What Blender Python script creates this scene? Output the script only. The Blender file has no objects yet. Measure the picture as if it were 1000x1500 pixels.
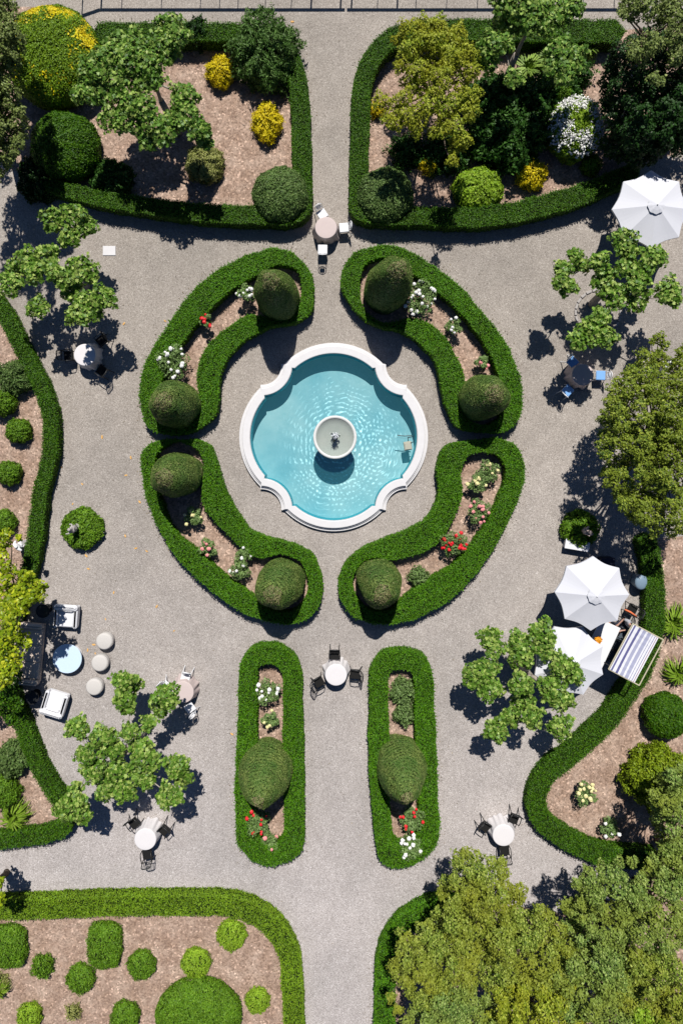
import bpy, math, random
import numpy as np
from mathutils import Vector, Matrix
from mathutils.geometry import tessellate_polygon

random.seed(7)
RG = np.random.default_rng(11)
C = bpy.context.scene.collection
H = 30.0          # height of the drone camera above the gravel
PPM = 1000.0 / 30  # photo pixels per metre on the ground
R = math.radians
NY = 650             # photo row straight below the camera


def W(px, py, h=0.0):
    """point at height h seen at photo pixel (px, py)"""
    k = (H - h) / H / PPM
    return Vector(((px - 500) * k, (NY - py) * k, h))


# ------------------------------------------------------------------ tags
def tag(o, label=None, cat=None, group=None, kind=None):
    if label: o['label'] = label
    if cat: o['category'] = cat
    if group: o['group'] = group
    if kind: o['kind'] = kind
    return o


def empty(name, loc, rz=0.0, parent=None):
    o = bpy.data.objects.new(name, None)
    o.empty_display_size = 0.2
    C.objects.link(o)
    o.location = loc
    o.rotation_euler = (0, 0, rz)
    if parent: o.parent = parent
    return o


def dup(root, loc, rz, label, group=None, name=None):
    r = root.copy(); C.objects.link(r)
    r.location = loc; r.rotation_euler = (0, 0, rz); r['label'] = label
    if group: r['group'] = group
    for ch in list(root.children):
        c = ch.copy(); C.objects.link(c); c.parent = r
        for g in ch.children:
            d = g.copy(); C.objects.link(d); d.parent = c
    return r


# ------------------------------------------------------------------ materials
def nt(name):
    m = bpy.data.materials.new(name); m.use_nodes = True
    n = m.node_tree.nodes; l = m.node_tree.links
    return m, n, l, n['Principled BSDF'], n['Material Output']


def ramp(n, stops, interp='LINEAR'):
    r = n.new('ShaderNodeValToRGB'); r.color_ramp.interpolation = interp
    e = r.color_ramp.elements
    e[0].position = stops[0][0]; e[0].color = (*stops[0][1], 1)
    e[1].position = stops[-1][0]; e[1].color = (*stops[-1][1], 1)
    for p, c in stops[1:-1]:
        x = e.new(p); x.color = (*c, 1)
    return r


def noise(n, l, scale, detail=2, rough=0.5, coord='Object', dist=0.0):
    t = n.new('ShaderNodeTexCoord'); x = n.new('ShaderNodeTexNoise')
    x.inputs['Scale'].default_value = scale; x.inputs['Detail'].default_value = detail
    x.inputs['Roughness'].default_value = rough; x.inputs['Distortion'].default_value = dist
    l.new(t.outputs[coord], x.inputs['Vector'])
    return x


def mixc(n, l, fac, a, b, mode='MIX'):
    x = n.new('ShaderNodeMix'); x.data_type = 'RGBA'; x.blend_type = mode
    if hasattr(fac, 'default_value'): l.new(fac, x.inputs[0])
    else: x.inputs[0].default_value = fac
    for s, v in ((6, a), (7, b)):
        if isinstance(v, tuple): x.inputs[s].default_value = (*v, 1)
        else: l.new(v, x.inputs[s])
    return x.outputs[2]


def mottle(n, l):
    z = noise(n, l, 5.5, 3, 0.7)
    r = ramp(n, [(0.28, (0.62, 0.55, 0.6)), (0.45, (0.98, 0.98, 0.98)), (0.62, (1.05, 1.05, 1.05)), (0.78, (1.45, 1.28, 1.2))])
    l.new(z.outputs[0], r.inputs[0]); return r.outputs[0]


def leafmat(name, c0, c1, c2, patch=None, pscale=1.2, transl=0.22, rough=0.5, spec=0.25):
    m, n, l, p, o = nt(name)
    g = n.new('ShaderNodeNewGeometry')
    r = ramp(n, [(0, c0), (0.5, c1), (1, c2)])
    l.new(g.outputs['Random Per Island'], r.inputs[0])
    col = r.outputs[0]
    nz = noise(n, l, pscale, 3)
    rr = ramp(n, [(0.35, (0, 0, 0)), (0.68, (1, 1, 1))])
    l.new(nz.outputs[0], rr.inputs[0])
    col = mixc(n, l, rr.outputs[0], col, patch if patch else tuple(v * 1.0 for v in c1))if patch else \
        mixc(n, l, 1.0, mixc(n, l, 0.4, col, mixc(n, l, rr.outputs[0], tuple(v * 0.68 for v in c1), tuple(min(1, v * 1.35) for v in c1))), mottle(n, l), 'MULTIPLY')
    l.new(col, p.inputs['Base Color'])
    p.inputs['Roughness'].default_value = rough
    p.inputs['Specular IOR Level'].default_value = spec
    t = n.new('ShaderNodeBsdfTranslucent'); l.new(col, t.inputs[0])
    mx = n.new('ShaderNodeMixShader'); mx.inputs[0].default_value = transl
    l.new(p.outputs[0], mx.inputs[1]); l.new(t.outputs[0], mx.inputs[2])
    l.new(mx.outputs[0], o.inputs[0])
    return m


def mat(name, c, rough=0.7, metal=0.0, var=0.12, scale=8.0, bump=0.0, spec=0.4, bscale=None):
    m, n, l, p, o = nt(name)
    nz = noise(n, l, scale, 4, 0.6)
    col = mixc(n, l, nz.outputs[0], tuple(v * (1 - var) for v in c), tuple(min(1, v * (1 + var)) for v in c))
    l.new(col, p.inputs['Base Color'])
    p.inputs['Roughness'].default_value = rough; p.inputs['Metallic'].default_value = metal
    p.inputs['Specular IOR Level'].default_value = spec
    if bump:
        bz = noise(n, l, bscale or scale * 3, 4, 0.6)
        b = n.new('ShaderNodeBump'); b.inputs['Strength'].default_value = bump
        b.inputs['Distance'].default_value = 0.01
        l.new(bz.outputs[0], b.inputs['Height']); l.new(b.outputs[0], p.inputs['Normal'])
    return m


def gravel_mat():
    m, n, l, p, o = nt('gravel')
    v = n.new('ShaderNodeTexVoronoi'); v.inputs['Scale'].default_value = 36
    t = n.new('ShaderNodeTexCoord'); l.new(t.outputs['Object'], v.inputs['Vector'])
    sep = n.new('ShaderNodeSeparateColor'); l.new(v.outputs['Color'], sep.inputs[0])
    r = ramp(n, [(0, (0.17, 0.152, 0.135)), (0.3, (0.285, 0.257, 0.230)), (0.7, (0.365, 0.330, 0.299)), (0.93, (0.43, 0.395, 0.362)), (1.0, (0.60, 0.565, 0.53))])
    l.new(sep.outputs[0], r.inputs[0])
    f = noise(n, l, 60, 3, 0.7)
    col = mixc(n, l, 0.25, r.outputs[0], mixc(n, l, f.outputs[0], (0.20, 0.182, 0.166), (0.50, 0.46, 0.43)))
    big = noise(n, l, 0.16, 5, 0.6)
    rb = ramp(n, [(0.3, (0.84, 0.845, 0.84)), (0.5, (1.0, .995, .99)), (0.7, (1.12, 1.11, 1.10))]); l.new(big.outputs[0], rb.inputs[0])
    col = mixc(n, l, 1.0, col, rb.outputs[0], 'MULTIPLY')
    # paler, drier stones on the well trodden south walk
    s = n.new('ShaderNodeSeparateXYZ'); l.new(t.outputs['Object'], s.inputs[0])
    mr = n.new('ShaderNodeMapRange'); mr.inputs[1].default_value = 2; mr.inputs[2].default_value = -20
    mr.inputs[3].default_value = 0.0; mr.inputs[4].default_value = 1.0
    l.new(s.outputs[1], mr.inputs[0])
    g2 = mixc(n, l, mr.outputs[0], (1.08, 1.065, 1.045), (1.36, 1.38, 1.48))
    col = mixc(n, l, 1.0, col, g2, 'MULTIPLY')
    med = noise(n, l, 1.3, 4, 0.7)
    rm = ramp(n, [(0.25, (0.9, 0.89, 0.88)), (0.75, (1.07, 1.07, 1.06))]); l.new(med.outputs[0], rm.inputs[0])
    col = mixc(n, l, 1.0, col, rm.outputs[0], 'MULTIPLY')
    l.new(col, p.inputs['Base Color']); p.inputs['Roughness'].default_value = 0.9
    p.inputs['Specular IOR Level'].default_value = 0.15
    b = n.new('ShaderNodeBump'); b.inputs['Strength'].default_value = 0.6; b.inputs['Distance'].default_value = 0.012
    l.new(v.outputs['Distance'], b.inputs['Height']); l.new(b.outputs[0], p.inputs['Normal'])
    return m


def soil_mat():
    m, n, l, p, o = nt('mulch soil')
    a = noise(n, l, 1.4, 6, 0.65)
    r = ramp(n, [(0.3, (0.34, 0.232, 0.175)), (0.5, (0.45, 0.325, 0.258)), (0.7, (0.57, 0.435, 0.355))])
    l.new(a.outputs[0], r.inputs[0])
    v = n.new('ShaderNodeTexVoronoi'); v.inputs['Scale'].default_value = 15
    t = n.new('ShaderNodeTexCoord'); l.new(t.outputs['Object'], v.inputs['Vector'])
    sep = n.new('ShaderNodeSeparateColor'); l.new(v.outputs['Color'], sep.inputs[0])
    rv = ramp(n, [(0, (0.62, 0.60, 0.58)), (0.55, (1, 1, 1)), (0.9, (1.1, 1.08, 1.05)), (1.0, (1.75, 1.75, 1.75))])
    l.new(sep.outputs[0], rv.inputs[0])
    col = mixc(n, l, 1.0, r.outputs[0], rv.outputs[0], 'MULTIPLY')
    f = noise(n, l, 45, 4, 0.75)
    rf = ramp(n, [(0.3, (0.55, 0.53, 0.5)), (0.7, (1.35, 1.33, 1.3))]); l.new(f.outputs[0], rf.inputs[0])
    col = mixc(n, l, 0.7, col, mixc(n, l, 1.0, col, rf.outputs[0], 'MULTIPLY'))
    l.new(col, p.inputs['Base Color']); p.inputs['Roughness'].default_value = 0.95
    p.inputs['Specular IOR Level'].default_value = 0.1
    b = n.new('ShaderNodeBump'); b.inputs['Strength'].default_value = 0.8; b.inputs['Distance'].default_value = 0.03
    l.new(f.outputs[0], b.inputs['Height']); l.new(b.outputs[0], p.inputs['Normal'])
    return m


M = {}
M['gravel'] = gravel_mat(); M['soil'] = soil_mat()
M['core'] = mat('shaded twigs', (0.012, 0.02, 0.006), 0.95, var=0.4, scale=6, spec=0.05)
M['box'] = leafmat('box hedge leaves', (0.022, 0.085, 0.001), (0.060, 0.185, 0.003), (0.17, 0.36, 0.010), pscale=1.1, transl=0.15)
M['box2'] = leafmat('yellower hedge leaves', (0.06, 0.13, 0.004), (0.14, 0.26, 0.008), (0.32, 0.47, 0.025), pscale=0.9, transl=0.15)
M['boxd'] = leafmat('darker hedge leaves', (0.016, 0.060, 0.001), (0.042, 0.125, 0.002), (0.13, 0.26, 0.008), pscale=1.1, transl=0.12)
M['yew'] = leafmat('yew needles', (0.035, 0.075, 0.012), (0.15, 0.215, 0.046), (0.38, 0.47, 0.13), patch=(0.09, 0.18, 0.035), pscale=2.0, transl=0.1)
M['yewdry'] = leafmat('dry yew tips', (0.16, 0.155, 0.06), (0.29, 0.26, 0.12), (0.46, 0.40, 0.24), pscale=3, transl=0.1)
M['ball'] = leafmat('round shrub leaves', (0.055, 0.135, 0.007), (0.115, 0.25, 0.012), (0.26, 0.43, 0.035), pscale=1.5)
M['lime'] = leafmat('lime leaves', (0.13, 0.25, 0.012), (0.25, 0.42, 0.022), (0.45, 0.6, 0.06), pscale=1.5)
M['olive'] = leafmat('grey olive leaves', (0.055, 0.11, 0.025), (0.12, 0.21, 0.05), (0.27, 0.36, 0.12), pscale=1.5)
M['darkleaf'] = leafmat('dark evergreen leaves', (0.008, 0.028, 0.004), (0.016, 0.055, 0.006), (0.04, 0.11, 0.02), pscale=1.0, transl=0.08)  # near black, carries the deep shade under the oak
M['blue'] = leafmat('glossy green leaves', (0.035, 0.085, 0.012), (0.085, 0.185, 0.03), (0.26, 0.40, 0.13), pscale=2)
M['varieg'] = leafmat('variegated leaves', (0.16, 0.2, 0.03), (0.34, 0.36, 0.09), (0.55, 0.54, 0.22), patch=(0.28, 0.30, 0.09), pscale=2)
M['yellow'] = leafmat('golden flowers', (0.68, 0.50, 0.006), (0.92, 0.72, 0.014), (1.0, 0.88, 0.06), pscale=2, transl=0.3)
M['plane'] = leafmat('plane tree leaves', (0.035, 0.10, 0.012), (0.15, 0.30, 0.030), (0.72, 0.82, 0.24), pscale=2.5, transl=0.28, rough=0.45, spec=0.3)
M['planed'] = leafmat('deep plane tree leaves', (0.025, 0.08, 0.012), (0.13, 0.27, 0.03), (0.62, 0.74, 0.20), pscale=2.5, transl=0.25, rough=0.45, spec=0.3)
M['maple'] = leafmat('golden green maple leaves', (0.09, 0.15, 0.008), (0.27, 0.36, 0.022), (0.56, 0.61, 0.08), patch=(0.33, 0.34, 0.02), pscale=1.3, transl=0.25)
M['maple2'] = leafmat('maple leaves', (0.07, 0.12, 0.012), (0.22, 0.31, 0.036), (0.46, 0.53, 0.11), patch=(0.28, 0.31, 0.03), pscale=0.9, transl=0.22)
M['maple4'] = leafmat('darker green maple leaves', (0.035, 0.08, 0.008), (0.16, 0.245, 0.024), (0.46, 0.52, 0.075), patch=(0.21, 0.27, 0.024), pscale=1.3, transl=0.2)  # darker, greener leaf colour of the right maple
M['maple3'] = leafmat('grey green tree leaves', (0.06, 0.12, 0.02), (0.19, 0.30, 0.055), (0.40, 0.50, 0.14), patch=(0.26, 0.32, 0.045), pscale=0.9, transl=0.22)
M['lime2'] = leafmat('yellow green leaves', (0.06, 0.10, 0.004), (0.19, 0.28, 0.010), (0.42, 0.52, 0.03), pscale=1.5)
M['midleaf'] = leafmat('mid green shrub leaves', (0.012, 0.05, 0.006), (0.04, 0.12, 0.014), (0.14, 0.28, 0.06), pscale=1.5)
M['oak'] = leafmat('oak leaves', (0.05, 0.09, 0.018), (0.17, 0.23, 0.05), (0.38, 0.44, 0.14), pscale=1.0, transl=0.15)
M['citrus'] = leafmat('citrus leaves', (0.11, 0.2, 0.006), (0.38, 0.48, 0.014), (0.78, 0.78, 0.05), patch=(0.20, 0.30, 0.012), pscale=2.5, transl=0.3, rough=0.35)
M['rose'] = leafmat('rose leaves', (0.07, 0.13, 0.03), (0.17, 0.28, 0.075), (0.36, 0.48, 0.2), pscale=4)
M['strap'] = leafmat('strap leaves', (0.09, 0.18, 0.012), (0.19, 0.32, 0.02), (0.36, 0.5, 0.08), pscale=3)
M['bark'] = mat('pale plane bark', (0.34, 0.30, 0.25), 0.85, var=0.35, scale=6, bump=0.4)
M['barkd'] = mat('dark bark', (0.10, 0.075, 0.055), 0.9, var=0.3, scale=9, bump=0.5)
M['stone'] = mat('white cast stone', (0.70, 0.685, 0.69), 0.75, var=0.07, scale=5, bump=0.25, bscale=60)
M['stoneg'] = mat('weathered stone', (0.42, 0.39, 0.37), 0.85, var=0.3, scale=9, bump=0.6)
M['bowl'] = mat('grey cast stone', (0.70, 0.70, 0.68), 0.7, var=0.12, scale=7, bump=0.3)
M['bronze'] = mat('bronze', (0.03, 0.05, 0.05), 0.35, metal=0.6, var=0.3, scale=20)
M['white'] = mat('white painted metal', (0.80, 0.80, 0.82), 0.4, var=0.03, scale=12)
M['shadepad'] = mat('white seat pad with painted blue shade', (.20, .42, .80), .7, var=.05)  # white pads; the blue of skylit shade is put into their colour
M['canvas'] = mat('white canvas', (0.66, 0.665, 0.71), 0.85, var=0.03, scale=30, bump=0.15)
M['pole'] = mat('grey pole', (0.35, 0.35, 0.35), 0.4, metal=0.5)
M['black'] = mat('black painted steel', (0.018, 0.019, 0.02), 0.42, var=0.2, spec=0.5)
M['cushb'] = mat('black cushion', (0.008, 0.0075, 0.007), 0.9, var=0.3, scale=15, bump=0.3)
M['cushs'] = mat('slate cushion', (0.07, 0.09, 0.11), 0.9, var=0.2, scale=15, bump=0.3)
M['clothw'] = mat('white tablecloth', (0.74, 0.71, 0.715), 0.8, var=0.03, scale=10, bump=0.1)
M['clothp'] = mat('blush tablecloth', (0.60, 0.50, 0.475), 0.8, var=0.04, scale=10, bump=0.1)
M['sofaw'] = mat('white upholstery', (0.78, 0.78, 0.81), 0.9, var=0.05, scale=14, bump=0.4)
M['sofag'] = mat('taupe upholstery', (0.62, 0.52, 0.44), 0.9, var=0.12, scale=14, bump=0.4)
M['pouf'] = mat('cream woven pouf', (0.60, 0.57, 0.54), 0.9, var=0.08, scale=25, bump=0.5)
M['binb'] = mat('blue grey plastic', (0.20, 0.28, 0.36), 0.35, var=0.12, scale=10)
M['navy'] = mat('dark navy box', (0.012, 0.014, 0.03), 0.5, var=0.3)
M['beige'] = mat('beige painted tube', (0.52, 0.47, 0.33), 0.5, var=0.1)
M['pump'] = mat('sand plastic', (0.42, 0.42, 0.34), 0.6, var=0.15)
M['skin'] = mat('skin', (0.50, 0.29, 0.22), 0.55, var=0.06)
M['hair'] = mat('dark brown hair', (0.025, 0.018, 0.014), 0.5, var=0.3, scale=40, bump=0.3)
M['shirt'] = mat('pale grey shirt', (0.42, 0.42, 0.46), 0.9, var=0.08, scale=14, bump=0.3)
M['jeans'] = mat('dark trousers', (0.03, 0.035, 0.055), 0.9, var=0.15)
M['orange'] = mat('orange fabric', (0.80, 0.20, 0.08), 0.8, var=0.1)
M['orangefl'] = mat('orange petals', (0.9, 0.33, 0.01), 0.6, var=0.25, scale=30)
M['dry'] = mat('dry leaf', (0.72, 0.42, 0.14), 0.7, var=0.3, scale=3)
M['red'] = mat('red petals', (0.72, 0.015, 0.025), 0.5, var=0.25, scale=20)
M['pink'] = mat('pink petals', (0.80, 0.30, 0.30), 0.5, var=0.2, scale=20)
M['cream'] = mat('pale yellow petals', (0.82, 0.74, 0.36), 0.5, var=0.15, scale=20)
M['wpetal'] = mat('white petals', (0.86, 0.85, 0.82), 0.5, var=0.08, scale=20)


def pool_floor_mat():
    m, n, l, p, o = nt('aqua pool plaster')
    a = noise(n, l, 1.6, 6, 0.7)
    r = ramp(n, [(0.3, (0.42, 0.62, 0.64)), (0.7, (0.60, 0.75, 0.75))]); l.new(a.outputs[0], r.inputs[0])
    l.new(r.outputs[0], p.inputs['Base Color']); p.inputs['Roughness'].default_value = 0.8
    p.inputs['Specular IOR Level'].default_value = 0.1
    return m


def water_mat(name, tint, centres, freq, amp, fres=0.06):
    """thin water body: tinted transmission with ripple caustics painted in as brighter rings, plus a glossy surface"""
    m, n, l, p, o = nt(name)
    t = n.new('ShaderNodeTexCoord')
    wob = n.new('ShaderNodeTexNoise'); wob.inputs['Scale'].default_value = 1.6; wob.inputs['Detail'].default_value = 2
    l.new(t.outputs['Object'], wob.inputs['Vector'])
    total = None
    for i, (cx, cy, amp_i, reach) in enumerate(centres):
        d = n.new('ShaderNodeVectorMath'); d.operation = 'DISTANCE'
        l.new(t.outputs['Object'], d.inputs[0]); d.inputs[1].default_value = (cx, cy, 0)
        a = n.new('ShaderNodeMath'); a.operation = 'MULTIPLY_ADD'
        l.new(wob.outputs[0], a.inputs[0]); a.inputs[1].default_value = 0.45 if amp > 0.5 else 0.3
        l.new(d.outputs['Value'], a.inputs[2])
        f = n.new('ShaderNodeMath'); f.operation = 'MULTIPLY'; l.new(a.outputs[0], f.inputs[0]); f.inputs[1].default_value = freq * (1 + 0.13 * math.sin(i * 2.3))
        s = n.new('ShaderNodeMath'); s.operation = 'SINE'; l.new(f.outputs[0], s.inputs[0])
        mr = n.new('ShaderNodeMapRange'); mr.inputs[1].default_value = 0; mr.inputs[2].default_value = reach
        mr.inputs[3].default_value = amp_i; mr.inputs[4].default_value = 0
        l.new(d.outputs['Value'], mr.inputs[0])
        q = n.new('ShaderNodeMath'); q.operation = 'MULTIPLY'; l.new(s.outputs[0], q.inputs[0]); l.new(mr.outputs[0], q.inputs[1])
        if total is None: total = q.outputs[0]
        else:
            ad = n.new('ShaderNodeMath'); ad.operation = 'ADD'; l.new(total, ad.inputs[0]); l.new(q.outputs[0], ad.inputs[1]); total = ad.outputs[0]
    # fine random wavelets
    v = n.new('ShaderNodeTexVoronoi'); v.feature = 'DISTANCE_TO_EDGE'; v.inputs['Scale'].default_value = 3.6
    mv = n.new('ShaderNodeVectorMath'); mv.operation = 'ADD'
    n2 = n.new('ShaderNodeTexNoise'); n2.inputs['Scale'].default_value = 3; l.new(t.outputs['Object'], n2.inputs['Vector'])
    l.new(t.outputs['Object'], mv.inputs[0]); l.new(n2.outputs['Color'], mv.inputs[1])
    l.new(mv.outputs[0], v.inputs['Vector'])
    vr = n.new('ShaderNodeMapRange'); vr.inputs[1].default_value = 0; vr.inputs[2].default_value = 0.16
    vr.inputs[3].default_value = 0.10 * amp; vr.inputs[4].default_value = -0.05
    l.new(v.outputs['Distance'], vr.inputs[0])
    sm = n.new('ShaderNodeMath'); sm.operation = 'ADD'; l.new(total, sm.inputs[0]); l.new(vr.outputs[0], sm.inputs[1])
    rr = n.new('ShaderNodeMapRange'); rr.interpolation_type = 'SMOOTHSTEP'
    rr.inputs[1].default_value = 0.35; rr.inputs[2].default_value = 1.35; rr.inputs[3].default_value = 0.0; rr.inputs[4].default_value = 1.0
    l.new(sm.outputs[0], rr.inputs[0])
    hi = tuple(0.75 + v * 0.95 for v in tint)  # caustic highlights painted into the transmission colour along the ripples
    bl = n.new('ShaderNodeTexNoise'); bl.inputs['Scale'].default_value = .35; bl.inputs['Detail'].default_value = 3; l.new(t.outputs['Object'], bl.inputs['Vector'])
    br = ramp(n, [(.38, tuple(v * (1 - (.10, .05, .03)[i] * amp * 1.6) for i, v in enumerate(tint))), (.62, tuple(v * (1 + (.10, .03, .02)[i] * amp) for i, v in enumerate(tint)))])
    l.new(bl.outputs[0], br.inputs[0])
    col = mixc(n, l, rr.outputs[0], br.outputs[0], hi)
    tr = n.new('ShaderNodeBsdfTransparent'); l.new(col, tr.inputs[0])
    gl = n.new('ShaderNodeBsdfGlossy'); gl.inputs['Roughness'].default_value = 0.06
    b = n.new('ShaderNodeBump'); b.inputs['Strength'].default_value = 0.25; b.inputs['Distance'].default_value = 0.02
    l.new(sm.outputs[0], b.inputs['Height']); l.new(b.outputs[0], gl.inputs['Normal'])
    df = n.new('ShaderNodeBsdfDiffuse'); df.inputs[0].default_value = (.10, .46, .53, 1) if amp > .5 else (.5, .52, .48, 1)
    mt = n.new('ShaderNodeMixShader'); mt.inputs[0].default_value = .13
    l.new(tr.outputs[0], mt.inputs[1]); l.new(df.outputs[0], mt.inputs[2])
    mx = n.new('ShaderNodeMixShader'); mx.inputs[0].default_value = fres
    l.new(mt.outputs[0], mx.inputs[1]); l.new(gl.outputs[0], mx.inputs[2]); l.new(mx.outputs[0], o.inputs[0])
    return m


def stripe_mat():
    m, n, l, p, o = nt('navy and white stripes')
    t = n.new('ShaderNodeTexCoord'); s = n.new('ShaderNodeSeparateXYZ'); l.new(t.outputs['Object'], s.inputs[0])
    mr = n.new('ShaderNodeMapRange'); mr.inputs[1].default_value = -0.71; mr.inputs[2].default_value = 0.71
    l.new(s.outputs[0], mr.inputs[0])
    wv = (0.72, 0.72, 0.76); nv = (0.11, 0.11, 0.26); gy = (0.36, 0.37, 0.50)
    st = [(0.0, wv), (0.05, nv), (0.10, wv), (0.20, nv), (0.27, wv), (0.345, gy), (0.44, wv), (0.50, gy), (0.60, wv), (0.645, nv),
          (0.66, wv), (0.72, nv), (0.735, wv), (0.78, (0.25, 0.08, 0.12)), (0.795, wv), (1.0, wv)]
    r = ramp(n, st, 'CONSTANT')
    l.new(mr.outputs[0], r.inputs[0])
    l.new(r.outputs[0], p.inputs['Base Color']); p.inputs['Roughness'].default_value = 0.9
    return m


# ------------------------------------------------------------------ mesh building
def build(name, groups, mats, parent=None, smooth=(), loc=None):
    """groups: (verts (n,3), faces int k | list of index tuples, material index)"""
    vs, sizes, loops, mi, sm = [], [], [], [], []
    off = 0
    for gi, (V, F, m) in enumerate(groups):
        V = np.asarray(V, dtype=np.float32).reshape(-1, 3); vs.append(V)
        if isinstance(F, int):
            k = F; nf = len(V) // k
            sizes.append(np.full(nf, k, np.int32)); loops.append(np.arange(nf * k, dtype=np.int32) + off)
        else:
            nf = len(F)
            sizes.append(np.array([len(f) for f in F], np.int32))
            loops.append(np.array([i for f in F for i in f], np.int32) + off)
        mi.append(np.full(nf, m, np.int32)); sm.append(np.full(nf, gi in smooth, bool))
        off += len(V)
    V = np.concatenate(vs); sizes = np.concatenate(sizes); L = np.concatenate(loops)
    if loc is not None: V = V - np.array(loc, np.float32)
    me = bpy.data.meshes.new(name)
    me.vertices.add(len(V)); me.vertices.foreach_set('co', V.ravel())
    me.loops.add(len(L)); me.loops.foreach_set('vertex_index', L)
    me.polygons.add(len(sizes))
    st = np.zeros(len(sizes), np.int32); st[1:] = np.cumsum(sizes)[:-1]
    me.polygons.foreach_set('loop_start', st)
    me.polygons.foreach_set('material_index', np.concatenate(mi))
    me.polygons.foreach_set('use_smooth', np.concatenate(sm))
    for m in mats: me.materials.append(m)
    me.update(calc_edges=True); me.validate()
    o = bpy.data.objects.new(name, me); C.objects.link(o)
    if parent: o.parent = parent
    if loc is not None: o.location = loc
    return o


def nrm(a): return a / np.maximum(np.linalg.norm(a, axis=1, keepdims=True), 1e-9)


LOBED = [(-.45, 0), (-.28, .42), (-.02, .24), (.2, .42), (.24, .14), (.52, 0), (.24, -.14), (.2, -.42), (-.02, -.24), (-.28, -.42)]
DIAM = [(-.5, 0), (0, .5), (.5, 0), (0, -.5)]


def leaves(P, N, size, jit=0.6, aspect=0.55, shape=DIAM, m=1, tdir=None):
    P = np.asarray(P, float); n = len(P)
    N = nrm(np.asarray(N, float) + jit * RG.normal(size=(n, 3)))
    t = RG.normal(size=(n, 3)) if tdir is None else np.asarray(tdir, float) + 0.35 * RG.normal(size=(n, 3))
    t = nrm(t - (t * N).sum(1, keepdims=True) * N); b = np.cross(N, t)
    s = (size * RG.uniform(0.65, 1.35, n))[:, None]
    if shape is LOBED: aspect = 1.0
    V = np.stack([P + t * s * a + b * s * c * (aspect * 1.0) + N * s * (-0.12 * abs(c)) for a, c in shape], 1)
    return (V.reshape(-1, 3), len(shape), m)


def box(cx, cy, cz, sx, sy, sz, m=0, bev=0.0, rz=0.0, rx=0.0):
    """bevelled box (chamfered on all edges by inset rings)"""
    x, y, z = sx / 2, sy / 2, sz / 2; b = min(bev, x * .9, y * .9, z * .9)
    prof = [(-z, b), (-z + b, 0), (z - b, 0), (z, b)] if b > 0 else [(-z, 0), (z, 0)]
    V = []
    for zz, ins in prof:
        xx, yy = x - ins, y - ins
        if b > 0:
            V += [(-xx, -yy + b, zz), (-xx + b, -yy, zz), (xx - b, -yy, zz), (xx, -yy + b, zz),
                  (xx, yy - b, zz), (xx - b, yy, zz), (-xx + b, yy, zz), (-xx, yy - b, zz)]
        else:
            V += [(-xx, -yy, zz), (xx, -yy, zz), (xx, yy, zz), (-xx, yy, zz)]
    k = 8 if b > 0 else 4
    F = [tuple(reversed(range(k)))]
    for r in range(len(prof) - 1):
        for i in range(k):
            j = (i + 1) % k
            F.append((r * k + i, r * k + j, (r + 1) * k + j, (r + 1) * k + i))
    F.append(tuple((len(prof) - 1) * k + i for i in range(k)))
    V = np.array(V)
    if rx:
        c, s = math.cos(rx), math.sin(rx); V = V @ np.array([[1, 0, 0], [0, c, -s], [0, s, c]]).T
    if rz:
        c, s = math.cos(rz), math.sin(rz); V = V @ np.array([[c, -s, 0], [s, c, 0], [0, 0, 1]]).T
    return (V + np.array([cx, cy, cz]), F, m)


def lathe(prof, seg=32, m=0, cx=0, cy=0, cap=True, fr=None):
    V = []
    for (r, z) in prof:
        for i in range(seg):
            a = 2 * math.pi * i / seg
            rr = r * (fr(a, z) if fr else 1)
            V.append((cx + rr * math.cos(a), cy + rr * math.sin(a), z))
    F = []
    for k in range(len(prof) - 1):
        for i in range(seg):
            j = (i + 1) % seg
            F.append((k * seg + i, k * seg + j, (k + 1) * seg + j, (k + 1) * seg + i))
    if cap:
        F.append(tuple(reversed(range(seg)))); F.append(tuple((len(prof) - 1) * seg + i for i in range(seg)))
    return (np.array(V), F, m)


def tube(pts, rads, seg=8, m=0):
    pts = [Vector(p) for p in pts]
    if not hasattr(rads, '__len__'): rads = [rads] * len(pts)
    V = []; n = len(pts)
    up = Vector((0.3, 0.5, 0.81)).normalized()
    for i, p in enumerate(pts):
        d = (pts[min(i + 1, n - 1)] - pts[max(i - 1, 0)]).normalized()
        a = d.cross(up)
        if a.length < 1e-3: a = d.cross(Vector((1, 0, 0)))
        a.normalize(); b = d.cross(a)
        for k in range(seg):
            t = 2 * math.pi * k / seg
            V.append(p + (a * math.cos(t) + b * math.sin(t)) * rads[i])
    F = []
    for i in range(n - 1):
        for k in range(seg):
            j = (k + 1) % seg
            F.append((i * seg + k, i * seg + j, (i + 1) * seg + j, (i + 1) * seg + k))
    F.append(tuple(reversed(range(seg)))); F.append(tuple((n - 1) * seg + k for k in range(seg)))
    return (np.array([tuple(v) for v in V]), F, m)


# ------------------------------------------------------------------ planar outlines
def smooth_closed(pts, step=0.14):
    P = np.array(pts, float); n = len(P); out = []
    for i in range(n):
        p0, p1, p2, p3 = P[i - 1], P[i], P[(i + 1) % n], P[(i + 2) % n]
        k = max(2, int(np.linalg.norm(p2 - p1) / step))
        for j in range(k):
            t = j / k
            out.append(0.5 * (2 * p1 + (p2 - p0) * t + (2 * p0 - 5 * p1 + 4 * p2 - p3) * t * t + (3 * p1 - p0 - 3 * p2 + p3) * t ** 3))
    return np.array(out)


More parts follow.
